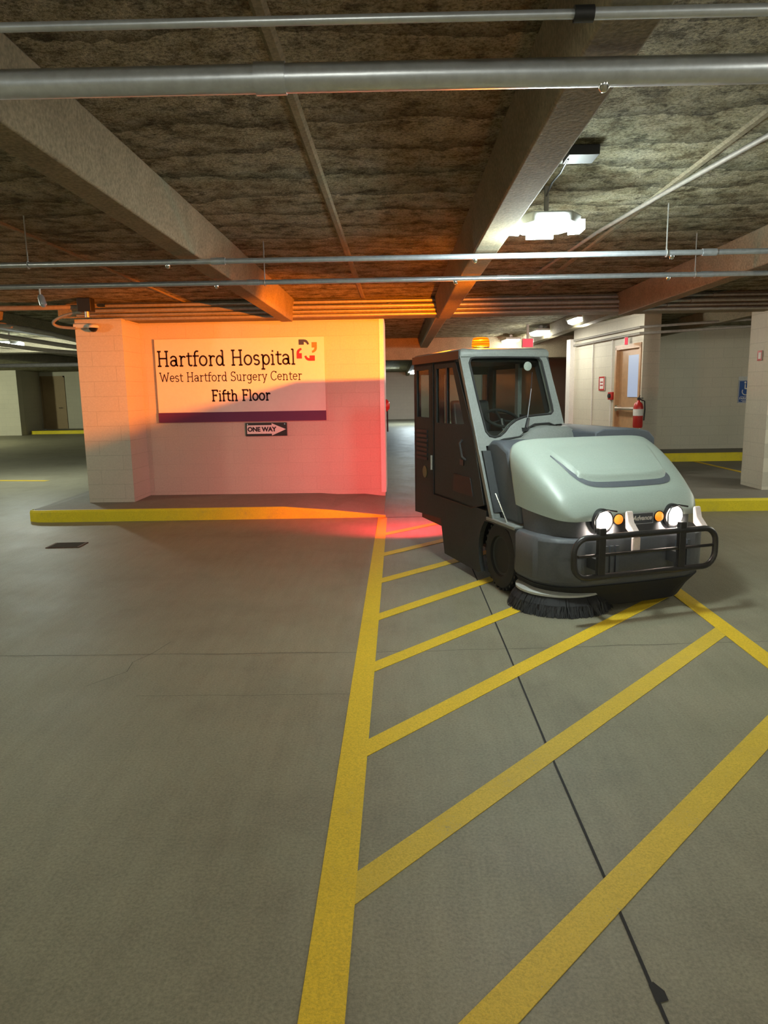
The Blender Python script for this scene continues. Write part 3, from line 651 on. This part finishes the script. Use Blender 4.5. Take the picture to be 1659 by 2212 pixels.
obj('border', MB().ring([(-.06, -.07), (.06, -.07), (.06, .07), (-.06, .07)], [(-.04, -.045), (.04, -.045), (.04, .045), (-.04, .045)], lambda p, t: (p[0], -.010 + t, p[1]), .002), M['red'], ps)
ps.location = (5.112, 10.28, 2.02); ps.rotation_euler = (0, 0, -PI / 2)
# wall conduits down the door wall
for t_, lab in ((1.45, 'thin white conduit running down the wall left of the red notice'), (.62, 'thin white conduit running down beside the wood framed door')):
    o = obj('wall_conduit', MB().tube([(*dw(t_, .02), .155), (*dw(t_, .02), 2.5)], .012, 8), M['white'], smooth=True); tag(o, lab, 'conduit')
for pts_, lab, r in (([(*dw(2.3, .06), 2.48), (*dw(-.5, .07), 2.50), (8.6, 10.9, 2.62)], 'sloping pipe run above the far right wall, lower one', .022), ([(*dw(2.3, .06), 2.58), (*dw(-.5, .07), 2.60), (8.6, 10.8, 2.74)], 'sloping pipe run above the far right wall, upper one', .02)):
    pipe('conduit', pts_, r, lab, 'conduit')

# ================================================================== SWEEPER
SW = thing('ride_on_sweeper', 'grey ride on floor sweeper with a cab, pale hood, lit headlights and amber beacon', 'sweeper', (.81, 5.44, 0), math.radians(18))
def part(name, mb, mat, **kw): return obj(name, mb, M[mat] if isinstance(mat, str) else mat, SW, **kw)
X_ = lambda p, t: (t, p[0], p[1])
CW = .85
def yw(z): return .18 + (z - .56) * .507      # raked front plane of the cab
# --- lower side skirt with wheel arch
archc = (.12, .28)
skirt = [(2.05, .35), (1.32, .39), (1.22, .07), (.50, .07)] + [(archc[0] + .35 * math.cos(math.radians(a)), archc[1] + .35 * math.sin(math.radians(a))) for a in range(-20, 176, 12)][::1]
skirt = [p for p in skirt if p[1] < .535]
skirt += [(-.22, .30), (-.22, .53), (.35, .53), (.35, .60), (2.05, .60)]
arch = [(archc[0] + .33 * math.cos(math.radians(a)), min(.535, archc[1] + .33 * math.sin(math.radians(a)))) for a in range(-35, 181, 12)]
skirt = [(2.05, .35), (1.32, .39), (1.22, .07), (.46, .07)] + arch + [(-.215, .28), (-.215, .56), (.30, .56), (.30, .62), (2.05, .62)]
part('side_skirt', MB().prism(skirt, 'x', 0, .04), 'darkbody')
part('chassis', MB().box(.30, 1.20, -.45, 1.25, .16, .55).box(.04, 1.38, .50, 1.95, .30, .62), 'black')
# --- engine and hopper body on the vehicle's left
part('hopper_body', MB().box(.86, 1.40, .12, 2.02, .30, 1.17), 'slate', bevel=.05)
lid = part('hopper_lid', MB().prism([(.87, 1.17), (.87, 1.24), (.95, 1.265), (1.25, 1.265), (1.38, 1.24), (1.44, 1.18), (1.44, 1.12)], 'y', .10, 1.05), 'slate', bevel=.01)
part('hopper_lid', MB().prism([(.87, 1.17), (.87, 1.24), (.95, 1.265), (1.25, 1.265), (1.38, 1.24), (1.44, 1.18), (1.44, 1.12)], 'y', 1.07, 2.03), 'slate', bevel=.01)
# --- door
dout = [(1.50, 1.86), (.96, 1.86), (.58, 1.26), (.34, .66), (.60, .60), (1.50, .60)]
dinn = [(1.42, 1.80), (1.03, 1.80), (.76, 1.31), (.80, 1.30), (1.1, 1.30), (1.42, 1.30)]
door = part('cab_door', MB().ring(dout, dinn, lambda p, t: (t, p[0], p[1]), .035).add([], []), 'darkbody')
obj('door_glass', MB().prism(dinn, 'x', .012, .016), M['glass'], door)
obj('handle', MB().tube([(.0, .80, 1.17), (-.03, .79, 1.14), (-.03, .74, 1.03), (.0, .72, 1.0)], .011, 8).box(-.008, .0, .76, .84, .95, 1.0), M['tube'], door, smooth=True)
obj('window_bar', MB().box(.0, .03, 1.16, 1.19, 1.3, 1.8), M['black'], door)
obj('door_recess', MB().prism([(.98, .86), (.62, .86), (.56, .70), (1.0, .70)], 'x', -.006, .0), M['black'], door)
obj('seam', MB().tube([(-.001, p[0], p[1]) for p in dout], .005, 5, closed=True), M['black'], door)
# --- rear side panel with quarter window and louvres
ro = [(2.05, 1.88), (1.52, 1.88), (1.52, .62), (2.05, .62)]; ri = [(1.97, 1.80), (1.62, 1.80), (1.62, 1.34), (1.97, 1.34)]
rp = part('rear_side_panel', MB().ring(ro, ri, X_, .035), 'darkbody')
obj('quarter_glass', MB().prism(ri, 'x', .012, .016), M['glass'], rp)
mb = MB()
for i in range(7): mb.prism([(1.66, .92 + i * .045), (1.96, .92 + i * .045), (1.96, .948 + i * .045), (1.66, .948 + i * .045)], 'x', -.012, -.001)
obj('louver', mb, M['black'], rp)
obj('hinge', MB().tube([(-.01, 1.53, .84), (-.01, 1.53, .98)], .012, 8), M['pipe2'], rp)
e_ = MB().lathe([(0, 0), (.06, 0), (.06, .006), (0, .006)], 24, Matrix.Translation((-.0, 1.74, .80)) @ Matrix.Rotation(-PI / 2, 4, 'Y'))
obj('emblem', e_, plain('dull_gold_emblem', (.14, .14, .07), .5), rp)
part('cab_frame', MB().box(0, .05, 1.47, 1.55, .6, 1.88).box(0, CW, .95, 2.05, 1.84, 1.89).box(0, .04, .9, 1.5, 1.84, 1.9), 'darkbody')
# --- rear cab wall with window; right cab wall
bo = [(0, .62), (CW, .62), (CW, 1.88), (0, 1.88)]; bi = [(.06, 1.05), (.80, 1.05), (.80, 1.76), (.06, 1.76)]
bw = part('cab_back_wall', MB().ring(bo, bi, lambda p, t: (p[0], 2.01 + t, p[1]), .04), 'black')
obj('window_post', MB().box(.24, .31, 1.99, 2.03, 1.05, 1.76), M['black'], bw)
obj('rear_glass', MB().prism(bi, 'y', 2.02, 2.025), M['glass'], bw)
so = [(2.05, 1.88), (yw(1.88), 1.88), (yw(1.1) + .05, 1.1), (2.05, 1.1)]; si = [(1.9, 1.80), (1.02, 1.80), (.80, 1.36), (1.9, 1.36)]
sw = part('cab_side_wall', MB().ring(so, si, lambda p, t: (CW - .04 + t, p[0], p[1]), .04), 'darkbody')
obj('side_glass', MB().prism(si, 'x', CW - .02, CW - .016), M['glass'], sw)
part('cab_side_post', MB().box(CW - .06, CW - .02, 1.3, 1.36, 1.3, 1.84), 'grey')
# --- roof
rf = [(-.005, .84), (CW + .005, .84), (CW + .005, 2.07), (-.005, 2.07)]
mbr = MB().loft([[(x + s * (.03 if x < .4 else -.03), y + s * (.03 if y < 1.4 else -.03), z) for x, y in rf] for s, z in ((0, 1.875), (0, 1.925), (.5, 1.945), (1.6, 1.957))])
part('cab_roof', mbr, 'grey', bevel=.012)
part('roof_side_trim', MB().box(-.012, .0, .86, 2.07, 1.862, 1.935), 'black')
# --- raked front frame with windscreen hole (36 points)
def fr_pt(p, t): return (p[0], yw(p[1]) + t, p[1])
hole = [(.075, 1.83), (.095, 1.865), (.14, 1.875), (.40, 1.878), (.70, 1.875), (.755, 1.868), (.77, 1.84), (.772, 1.65), (.772, 1.45), (.768, 1.405), (.745, 1.385), (.60, 1.375), (.49, 1.365), (.40, 1.34), (.33, 1.30), (.27, 1.245), (.22, 1.215), (.17, 1.205), (.125, 1.215), (.10, 1.25), (.085, 1.5)]
outr = [(0, 1.83), (0, 1.90), (.14, 1.915), (.40, 1.915), (.66, 1.915), (.82, 1.915), (.84, 1.84), (.845, 1.65), (.85, 1.45), (.85, 1.38), (.85, 1.30), (.66, 1.285), (.52, 1.28), (.42, 1.22), (.36, 1.18), (.28, 1.155), (.22, 1.15), (.12, 1.14), (.0, 1.13), (.0, 1.2), (0, 1.5)]
ff = part('windscreen_frame', MB().ring(outr, hole, fr_pt, .05), 'grey')
part('windscreen', MB().prism([(0, 0)], 'x', 0, 0) if False else MB().add([fr_pt(p, .02) for p in hole], [tuple(range(len(hole)))]), 'glass')
part('windscreen_gasket', MB().tube([fr_pt(p, -.002) for p in hole], .0095, 8, closed=True), 'rubber', smooth=True)
part('front_pillar', MB().add([(0, yw(1.14), 1.14), (.075, yw(1.14), 1.14), (.075, yw(.56), .56), (0, yw(.56), .56), (0, yw(1.14) + .06, 1.14), (.075, yw(1.14) + .06, 1.14), (.075, yw(.56) + .06, .56), (0, yw(.56) + .06, .56)],
     [(0, 1, 2, 3), (4, 5, 6, 7), (0, 3, 7, 4), (1, 2, 6, 5), (0, 1, 5, 4), (3, 2, 6, 7)]), 'grey', bevel=.006)
part('pillar_edge', MB().tube([(.0, yw(1.9) - .004, 1.9), (.0, yw(1.2) - .004, 1.2), (.0, yw(.6) - .004, .6)], .006, 6), 'grey')
# --- cowl below the windscreen
cow = [(.24, 1.17), (.40, 1.20), (.50, 1.265), (.62, 1.29), (.86, 1.28), (.95, 1.22), (.98, 1.05), (.24, 1.05)]
part('cowl_panel', MB().loft([[(x, yw(z) - .015 * 0 + .02, z) for x, z in cow], [(x, yw(z) - .05, z - .005) for x, z in cow], [(x + (-.03 if x > .5 else .03), yw(z) - .09, z - .03) for x, z in cow]]), 'grey', bevel=.012)
part('cowl_gasket', MB().tube([fr_pt((x, z), -.012) for x, z in [(.12, .9), (.12, 1.10), (.17, 1.165), (.24, 1.185), (.40, 1.20), (.455, 1.22), (.50, 1.275), (.56, 1.30), (.70, 1.305), (.76, 1.28), (.83, 1.2)]], .008, 8), 'rubber', smooth=True)
# --- footwell side body between the pillar and the hood
fwp = [(.50, 1.14), (.42, 1.185), (.30, 1.185), (.12, 1.12), (.05, .95), (-.05, .80), (-.12, .56), (.62, .56)]
part('cowl_body', MB().prism(fwp, 'x', .09, 1.40), 'slate', bevel=.03)
part('pillar_web', MB().prism([(.47, 1.10), (.42, 1.10), (.20, .62), (.26, .62)], 'x', .02, .1), 'darkbody')
part('stay_rod', MB().tube([(.02, .17, .78), (.03, -.02, .57)], .005, 6), 'chrome')
part('sill_ledge', MB().box(-.005, .14, -.20, .30, .545, .575), 'grey', bevel=.008)
# --- hood: loft of superellipse sections with a raised centre
def hood_z(y): # top centre height
    t = max(0, (.06 - y) / .74)
    return 1.225 - .445 * t ** 1.22
rings = []
ys = [.06, .055, .045, .03, .015] + [-.01 * i for i in range(0, 66)] + [-.658, -.665, -.672, -.677, -.680]
HC = .705
for y in ys:
    t = (.06 - y) / .74
    hw = .66 - .11 * max(0, t) ** 2.2; zt = hood_z(y); zb = .735 - .06 * t
    ex = 8 - 3.2 * min(1, t * 1.1)
    if y > .02: q = (y - .02) / .04; zt -= .018 * q * q; hw -= .018 * q * q
    if y < -.56:
        q = (-.56 - y) / .12; c_ = math.sqrt(max(0, 1 - q * q * .97)); zt = zb + (zt - zb) * (.25 + .75 * c_); hw = hw - .09 * (1 - c_)
    r = []; nseg = 150
    for i in range(nseg + 1):
        a = PI * i / nseg; c_, s_ = math.cos(a), math.sin(a)
        x = HC - hw * math.copysign(abs(c_) ** (2 / ex), c_); z = zb + (zt - zb) * (abs(s_) ** (2 / ex))
        u = abs(x - .745); halfw = .385 + .20 * max(0, (.62 - t)) ; edge = -.483 + .03 * (u / .36) ** 4
        h_ = .036 * min(1, max(0, (t - .22) / .42)); sm = lambda q: q * q * (3 - 2 * q)
        if z > zb + .08: z += h_ * sm(min(1, max(0, (halfw - u) / .022))) * sm(min(1, max(0, (y - edge) / .018)))
        r.append((x, y - .36 * max(0, 1.17 - z) * max(0, 1 - t) ** 1.3, z))
    rings.append(r)
def hood_surf(x, y):
    t = (.06 - y) / .74; hw = .66 - .11 * max(0, t) ** 2.2; zt = hood_z(y); zb = .735 - .06 * t; ex = 8 - 3.2 * min(1, t * 1.1)
    return zb + (zt - zb) * max(0, 1 - abs((x - HC) / hw) ** ex) ** (1 / ex)
hd = part('hood', MB().loft([[*r] for r in rings], cap=True), 'hood', smooth=True)
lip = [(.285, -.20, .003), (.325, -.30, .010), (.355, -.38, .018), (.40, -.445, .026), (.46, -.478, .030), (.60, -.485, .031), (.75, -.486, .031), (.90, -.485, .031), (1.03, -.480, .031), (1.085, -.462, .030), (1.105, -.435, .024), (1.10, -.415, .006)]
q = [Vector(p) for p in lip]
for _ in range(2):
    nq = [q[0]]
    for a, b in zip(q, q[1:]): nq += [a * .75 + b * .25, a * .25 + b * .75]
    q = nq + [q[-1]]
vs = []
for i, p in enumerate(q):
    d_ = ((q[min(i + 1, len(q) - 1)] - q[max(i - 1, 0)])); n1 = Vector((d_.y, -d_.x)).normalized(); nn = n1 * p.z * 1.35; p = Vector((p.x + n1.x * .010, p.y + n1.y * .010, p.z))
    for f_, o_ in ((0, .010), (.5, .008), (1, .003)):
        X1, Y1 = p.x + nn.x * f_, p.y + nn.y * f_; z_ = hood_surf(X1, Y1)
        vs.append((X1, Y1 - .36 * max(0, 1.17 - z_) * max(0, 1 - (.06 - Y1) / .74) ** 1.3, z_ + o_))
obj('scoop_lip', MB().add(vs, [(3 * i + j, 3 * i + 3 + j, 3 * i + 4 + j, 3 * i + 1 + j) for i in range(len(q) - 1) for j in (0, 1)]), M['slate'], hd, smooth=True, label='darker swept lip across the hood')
# --- band below the hood, following the nose in plan
def plan(in_, ymin):
    pts = []; x0, x1 = .04 + in_, 1.375 - in_
    R = .34
    pts.append((x0, .06)); pts.append((x0, ymin + R))
    pts += [(x0 + .16 * 0 + R * .8 - R * .8 * math.cos(math.radians(a)), ymin + R - R * math.sin(math.radians(a))) for a in range(10, 91, 10)]
    pts += [(x, ymin - .012) for x in (.55, .75, .95)]
    pts += [(x1 - (R * .8 - R * .8 * math.cos(math.radians(a))), ymin + R - R * math.sin(math.radians(a))) for a in range(90, 9, -10)]
    pts += [(x1, ymin + R), (x1, .06)]
    return pts
part('nose_band', MB().loft([[(x, y if y < 0 else -.16 - (.74 - z) * .3, z) for x, y in plan(.03, -.655)] for z in (.55, .74)]), 'bumper', bevel=.004)
part('nose_trim', MB().box(.095, .13, -.42, -.37, .58, .70), 'slate')
# --- front bumper body
def bplan(g, ymin): return [(x, y) for x, y in [(0 + g, -.20)] + [(.0 + g + .30 * (1 - math.cos(math.radians(a))), -.42 + (-.30 * math.sin(math.radians(a))) + g) for a in range(0, 91, 10)] + [(.70, -.735 + g)] +
    [(1.41 - g - .30 * (1 - math.cos(math.radians(a))), -.42 - .30 * math.sin(math.radians(a)) + g) for a in range(90, -1, -10)] + [(1.41 - g, -.20)]]
part('front_bumper', MB().loft([[(x, y, z) for x, y in bplan(g, 0)] for g, z in ((.03, .20), (.0, .25), (0, .53), (.012, .552), (.03, .56))]), 'bumper', bevel=.004)
part('bumper_flap', MB().loft([[(x, y, z) for x, y in bplan(g, 0)] for g, z in ((.10, .035), (.06, .13), (.012, .21))]), 'rubber')  # lower part of the flap stands in for shade under the bumper
mb = MB()
for i in range(3):
    for x in (.42 + i * .045, 1.02 + i * .045): part('bumper_rib', MB().box(x, x + .025, -.742, -.715, .30, .50), 'slate')
# --- headlights, signals, plate
for x in (.43, 1.02):
    h = part('headlight', MB().lathe([(0, 0), (.08, 0), (.085, .012), (.085, .05), (.075, .06), (0, .06)], 28, Matrix.Translation((x, -.64, .675)) @ Matrix.Rotation(PI / 2, 4, 'X')), 'black', smooth=True)
    obj('lens', MB().lathe([(0, .078), (.035, .075), (.065, .064), (.075, .05), (0, .05)], 28, Matrix.Translation((x, -.64, .675)) @ Matrix.Rotation(PI / 2, 4, 'X')), M['head'], h, smooth=True)
    sl = bpy.data.lights.new('headlight_beam', 'SPOT'); sl.energy = P_HEAD; sl.color = (1, .85, .7); sl.spot_size = math.radians(100); sl.spot_blend = .8; sl.shadow_soft_size = .05
    so_ = bpy.data.objects.new('headlight_beam', sl); COL.objects.link(so_); so_.parent = SW; so_.location = (x, -.73, .675); so_.rotation_euler = (math.radians(-68), 0, PI)
for x in (.56, .90):
    h = part('turn_signal', MB().lathe([(0, 0), (.04, 0), (.042, .03), (0, .03)], 20, Matrix.Translation((x, -.655, .675)) @ Matrix.Rotation(PI / 2, 4, 'X')), 'black')
    obj('lens', MB().lathe([(0, .05), (.02, .047), (.034, .036), (.036, .028), (0, .028)], 20, Matrix.Translation((x, -.655, .675)) @ Matrix.Rotation(PI / 2, 4, 'X')), M['signal'], h, smooth=True)
np_ = part('name_plate', MB().box(.62, .85, -.685, -.66, .63, .71), 'slate', bevel=.003)
obj('plate_border', MB().ring([(.62, .63), (.85, .63), (.85, .71), (.62, .71)], [(.624, .634), (.846, .634), (.846, .706), (.624, .706)], lambda p, t: (p[0], -.687 + t, p[1]), .003), M['pipe'], np_)
bfont('lettering', 'Advance', .046, M['white'], np_, (.755, -.687, .672), off=.0012, shear=.3)
mb = MB(); rectstroke(mb, arc(.655, .672, .014, .018, 20, 340, 14), .006, lambda p: (p.x, -.687, p.y)); rectstroke(mb, [(.655, .66), (.655, .684)], .005, lambda p: (p.x, -.687, p.y))
obj('plate_logo', mb, M['white'], np_)
# --- tubular guard
def rr(x0, x1, z0, z1, r, y, n=6):
    pts = []
    for cx, cz, a0 in ((x1 - r, z1 - r, 0), (x0 + r, z1 - r, 90), (x0 + r, z0 + r, 180), (x1 - r, z0 + r, 270)):
        for i in range(n + 1):
            a = math.radians(a0 + 90 * i / n); pts.append((cx + r * math.cos(a), y, cz + r * math.sin(a)))
    return pts
gd = part('bumper_guard', MB().tube(rr(.10, 1.25, .325, .60, .10, -.86), .021, 10, closed=True), 'tube', smooth=True)
obj('crossbar', MB().tube([(.13, -.86, .475), (1.23, -.86, .475)], .011, 8), M['tube'], gd, smooth=True)
for x in (.31, .96): obj('upright', MB().box(x - .028, x + .028, -.875, -.835, .31, .66), M['tube'], gd, bevel=.006)
for x in (.31, .96): obj('mount', MB().box(x - .02, x + .02, -.84, -.70, .36, .44), M['tube'], gd)
for x0 in (.33, .92):
    lg = [(x0 + .0, -.76, .61), (x0 + .0, -.755, .70), (x0 + .03, -.75, .745), (x0 + .09, -.75, .76), (x0 + .17, -.75, .745)]
    obj('lamp_hoop', MB().tube(lg, .006, 6), M['tube'], gd, smooth=True)
for x0 in (.57, 1.14):
    pl = [(-.74, .73), (-.75, .745), (-.765, .74), (-.785, .67), (-.835, .625), (-.865, .60), (-.865, .585), (-.80, .59), (-.75, .62)]
    obj('lamp_bracket', MB().prism(pl, 'x', x0, x0 + .05), M['cream'], gd, bevel=.008, label='pale curved bracket')
obj('lower_bracket', MB().box(.57, .63, -.85, -.82, .47, .575), M['cream'], gd, bevel=.01, label='pale lower bracket')
# --- front wheel
RotY = Matrix.Rotation(-PI / 2, 4, 'Y')
wh = Matrix.Translation((.11, .12, .28)) @ RotY
tire = part('front_wheel', MB().lathe([(.15, -.07), (.20, -.085), (.255, -.075), (.278, -.045), (.28, 0), (.278, .045), (.255, .075), (.20, .085), (.165, .078), (.15, .05)], 40, wh), 'rubber', smooth=True)
mb = MB()
for i in range(28):
    a = 2 * PI * i / 28; m4 = wh @ Matrix.Rotation(a, 4, 'Z')
    for s in (-1, 1):
        vs = [m4 @ Vector(p) for p in ((.262, s * .04, -.012 + s * .004), (.284, s * .02, -.012), (.284, s * .02, .012), (.262, s * .075, .012))]
        mb.box(0, 0, 0, 0, 0, 0) if False else None
    c = m4 @ Vector((.272, 0, 0)); 
    b8 = [m4 @ Vector((rr_, ww_, zz_)) for rr_ in (.262, .281) for ww_ in (-.012, .012) for zz_ in (-.07, .07)]
    mb.add(b8, [(0, 1, 3, 2), (4, 6, 7, 5), (0, 4, 5, 1), (2, 3, 7, 6), (0, 2, 6, 4), (1, 5, 7, 3)])
obj('tread', mb, M['rubber'], tire)
obj('rim', MB().lathe([(0, .03), (.04, .035), (.05, .05), (.06, .03), (.12, .02), (.145, .055), (.155, .06), (.155, -.05)], 32, wh), M['darkbody'], tire, smooth=True)
mb = MB()
for i in range(5): mb.lathe([(0, 0), (.009, 0), (.009, .015), (0, .015)], 8, wh @ Matrix.Translation((.085 * math.cos(i * 1.2566), .085 * math.sin(i * 1.2566), .022)))
obj('lug_nut', mb, M['chrome'], tire)
part('rear_wheel', MB().lathe([(.10, -.07), (.22, -.08), (.25, 0), (.22, .08), (.10, .07)], 32, Matrix.Translation((.74, 1.75, .25)) @ RotY), 'rubber', smooth=True)
wr = Matrix.Translation((1.29, .12, .28)) @ RotY
part('front_wheel', MB().lathe([(.10, -.07), (.20, -.085), (.255, -.075), (.28, 0), (.255, .075), (.20, .085), (.10, .07)], 32, wr), 'rubber', smooth=True)
part('wheel_well', MB().box(.20, .24, -.22, .48, .10, .54), 'black')
# --- side brush
bc = (.29, -.37)
sb = part('side_brush', MB().lathe([(0, .19), (.10, .19), (.13, .17), (.28, .165), (.325, .150), (.325, .135), (0, .135)], 40, Matrix.Translation((*bc, 0))), plain('pale_brush_disc', (.40, .41, .39), .5), smooth=True)
obj('brush_hub', MB().tube([(*bc, .19), (*bc, .30)], .05, 16), M['black'], sb)
mb = MB()
n = 120; inn = [(.17, .13), (.31, .13), (.345, .07), (.375, .004)]
vs = []; fs = []
for i in range(n):
    a = 2 * PI * i / n
    for r_, z_ in inn:
        rr_ = r_ + (random.uniform(-.012, .012) if z_ < .1 else 0)
        vs.append((bc[0] + rr_ * math.cos(a), bc[1] + rr_ * math.sin(a), z_))
    vs.append((bc[0] + .2 * math.cos(a), bc[1] + .2 * math.sin(a), .004))
m_ = 5
fs = [(i * m_ + j, ((i + 1) % n) * m_ + j, ((i + 1) % n) * m_ + j + 1, i * m_ + j + 1) for i in range(n) for j in range(m_ - 1)]
mb.add(vs, fs)
for i in range(900):
    a = random.uniform(0, 2 * PI); r0 = random.uniform(.30, .318); r1 = random.uniform(.355, .395); da = random.uniform(-.08, .08); w2 = .004
    c0, s0, c1, s1 = math.cos(a), math.sin(a), math.cos(a + da), math.sin(a + da)
    p0 = Vector((bc[0] + r0 * c0, bc[1] + r0 * s0, .13)); pm = Vector((bc[0] + (r0 + .04) * c0, bc[1] + (r0 + .04) * s0, .08)); p1 = Vector((bc[0] + r1 * c1, bc[1] + r1 * s1, .003))
    tn = Vector((-s0, c0, 0)) * w2
    mb.add([p0 - tn, p0 + tn, pm + tn, pm - tn, p1 + tn * .6, p1 - tn * .6], [(0, 1, 2, 3), (3, 2, 4, 5)])
br_ = obj('bristles', mb, M['bristle'], sb); br_['kind'] = 'stuff'
# main broom under the machine
part('main_broom', MB().tube([(.30, .75, .2), (1.2, .75, .2)], .2, 20), 'bristle')
# --- cab interior
st = part('driver_seat', MB().box(.22, .66, 1.15, 1.62, .86, 1.0), 'seatvinyl', bevel=.04)
obj('backrest', MB().prism([(1.60, .95), (1.50, .98), (1.62, 1.50), (1.70, 1.50)], 'x', .24, .64), M['seatvinyl'], st, bevel=.03)
part('dashboard', MB().prism([(.62, 1.18), (.70, 1.25), (.86, 1.16), (.80, .95), (.62, .95)], 'x', .14, .70), 'black', bevel=.02)
swh = Matrix.Translation((.40, .85, 1.345)) @ Matrix.Rotation(math.radians(28), 4, 'X')
sti = part('steering_wheel', MB().tube([swh @ Vector((.15 * math.cos(a), .15 * math.sin(a), 0)) for a in [2 * PI * i / 28 for i in range(28)]], .014, 8, closed=True), 'rubber', smooth=True)
mb = MB()
for a in (PI / 2, PI * 7 / 6, PI * 11 / 6): mb.tube([swh @ Vector((0, 0, -.02)), swh @ Vector((.145 * math.cos(a), .145 * math.sin(a), 0))], .009, 6)
obj('spoke', mb, M['rubber'], sti)
obj('steering_column', MB().tube([swh @ Vector((0, 0, -.01)), (.40, .74, 1.1)], .025, 10), M['black'], sti)
part('interior_mirror', MB().lathe([(0, 0), (.035, 0), (.04, .01), (0, .015)], 16, Matrix.Translation((.66, .88, 1.80)) @ Matrix.Rotation(PI / 2, 4, 'X')), 'housing')
wz = 1.30
wi = part('wiper', MB().box(.435, .475, yw(wz) - .06, yw(wz) - .01, 1.245, 1.275).tube([(.455, yw(1.26) - .035, 1.27), (.50, yw(1.34) - .03, 1.35)], .014, 8), 'black')
obj('wiper_arm', MB().tube([(.49, yw(1.34) - .03, 1.34), (.60, yw(1.60) - .02, 1.60)], .0035, 6), M['pipe'], wi)
obj('wiper_blade', MB().tube([(.55, yw(1.45) - .012, 1.45), (.65, yw(1.74) - .012, 1.74)], .004, 6), M['rubber'], wi)
# --- beacon
BX, BY = .26, 1.0
be = part('beacon', MB().lathe([(0, 1.955), (.075, 1.955), (.075, 1.972), (.06, 1.978), (0, 1.978)], 24, Matrix.Translation((BX, BY, 0))), 'black', smooth=True)
obj('beacon_lens', MB().lathe([(.078, 1.976), (.080, 1.99), (.074, 2.035), (.066, 2.052), (.04, 2.058), (0, 2.06)], 28, Matrix.Translation((BX, BY, 0))), M['amber'], be, smooth=True, label='glowing amber lens')
obj('beam_cutoff_disc', MB().lathe([(0, 2.0315), (.068, 2.0315), (.068, 2.0335), (0, 2.0335)], 28, Matrix.Translation((BX, BY, 0))), M['chrome'], be)  # opaque disc hidden in the lens, added to cut off upward light
point('beacon_bulb', (BX, BY, 2.012), P_BEACON * .03, (1, .93, .8), .012, SW)
sl = bpy.data.lights.new('beacon_beam', 'SPOT'); sl.energy = P_BEACON; sl.color = (1, .93, .8); sl.spot_size = math.radians(96); sl.spot_blend = .6; sl.shadow_soft_size = .012
so_ = bpy.data.objects.new('beacon_beam', sl); COL.objects.link(so_); so_.parent = SW; so_.location = (BX, BY, 2.015); so_.rotation_euler = (math.radians(80), 0, math.radians(12))
# --- tail light
tl = part('tail_light', MB().box(.08, .22, 2.05, 2.075, .66, .76), 'black')
obj('lens', MB().box(.09, .21, 2.075, 2.085, .67, .75), M['tail'], tl)
sl = bpy.data.lights.new('tail_beam', 'SPOT'); sl.energy = P_TAIL; sl.color = (1, .045, .07); sl.spot_size = math.radians(118); sl.spot_blend = .9; sl.shadow_soft_size = .04
so_ = bpy.data.objects.new('tail_beam', sl); COL.objects.link(so_); so_.parent = SW; so_.location = (.15, 2.11, .71); so_.rotation_euler = (math.radians(70), 0, math.radians(-4))
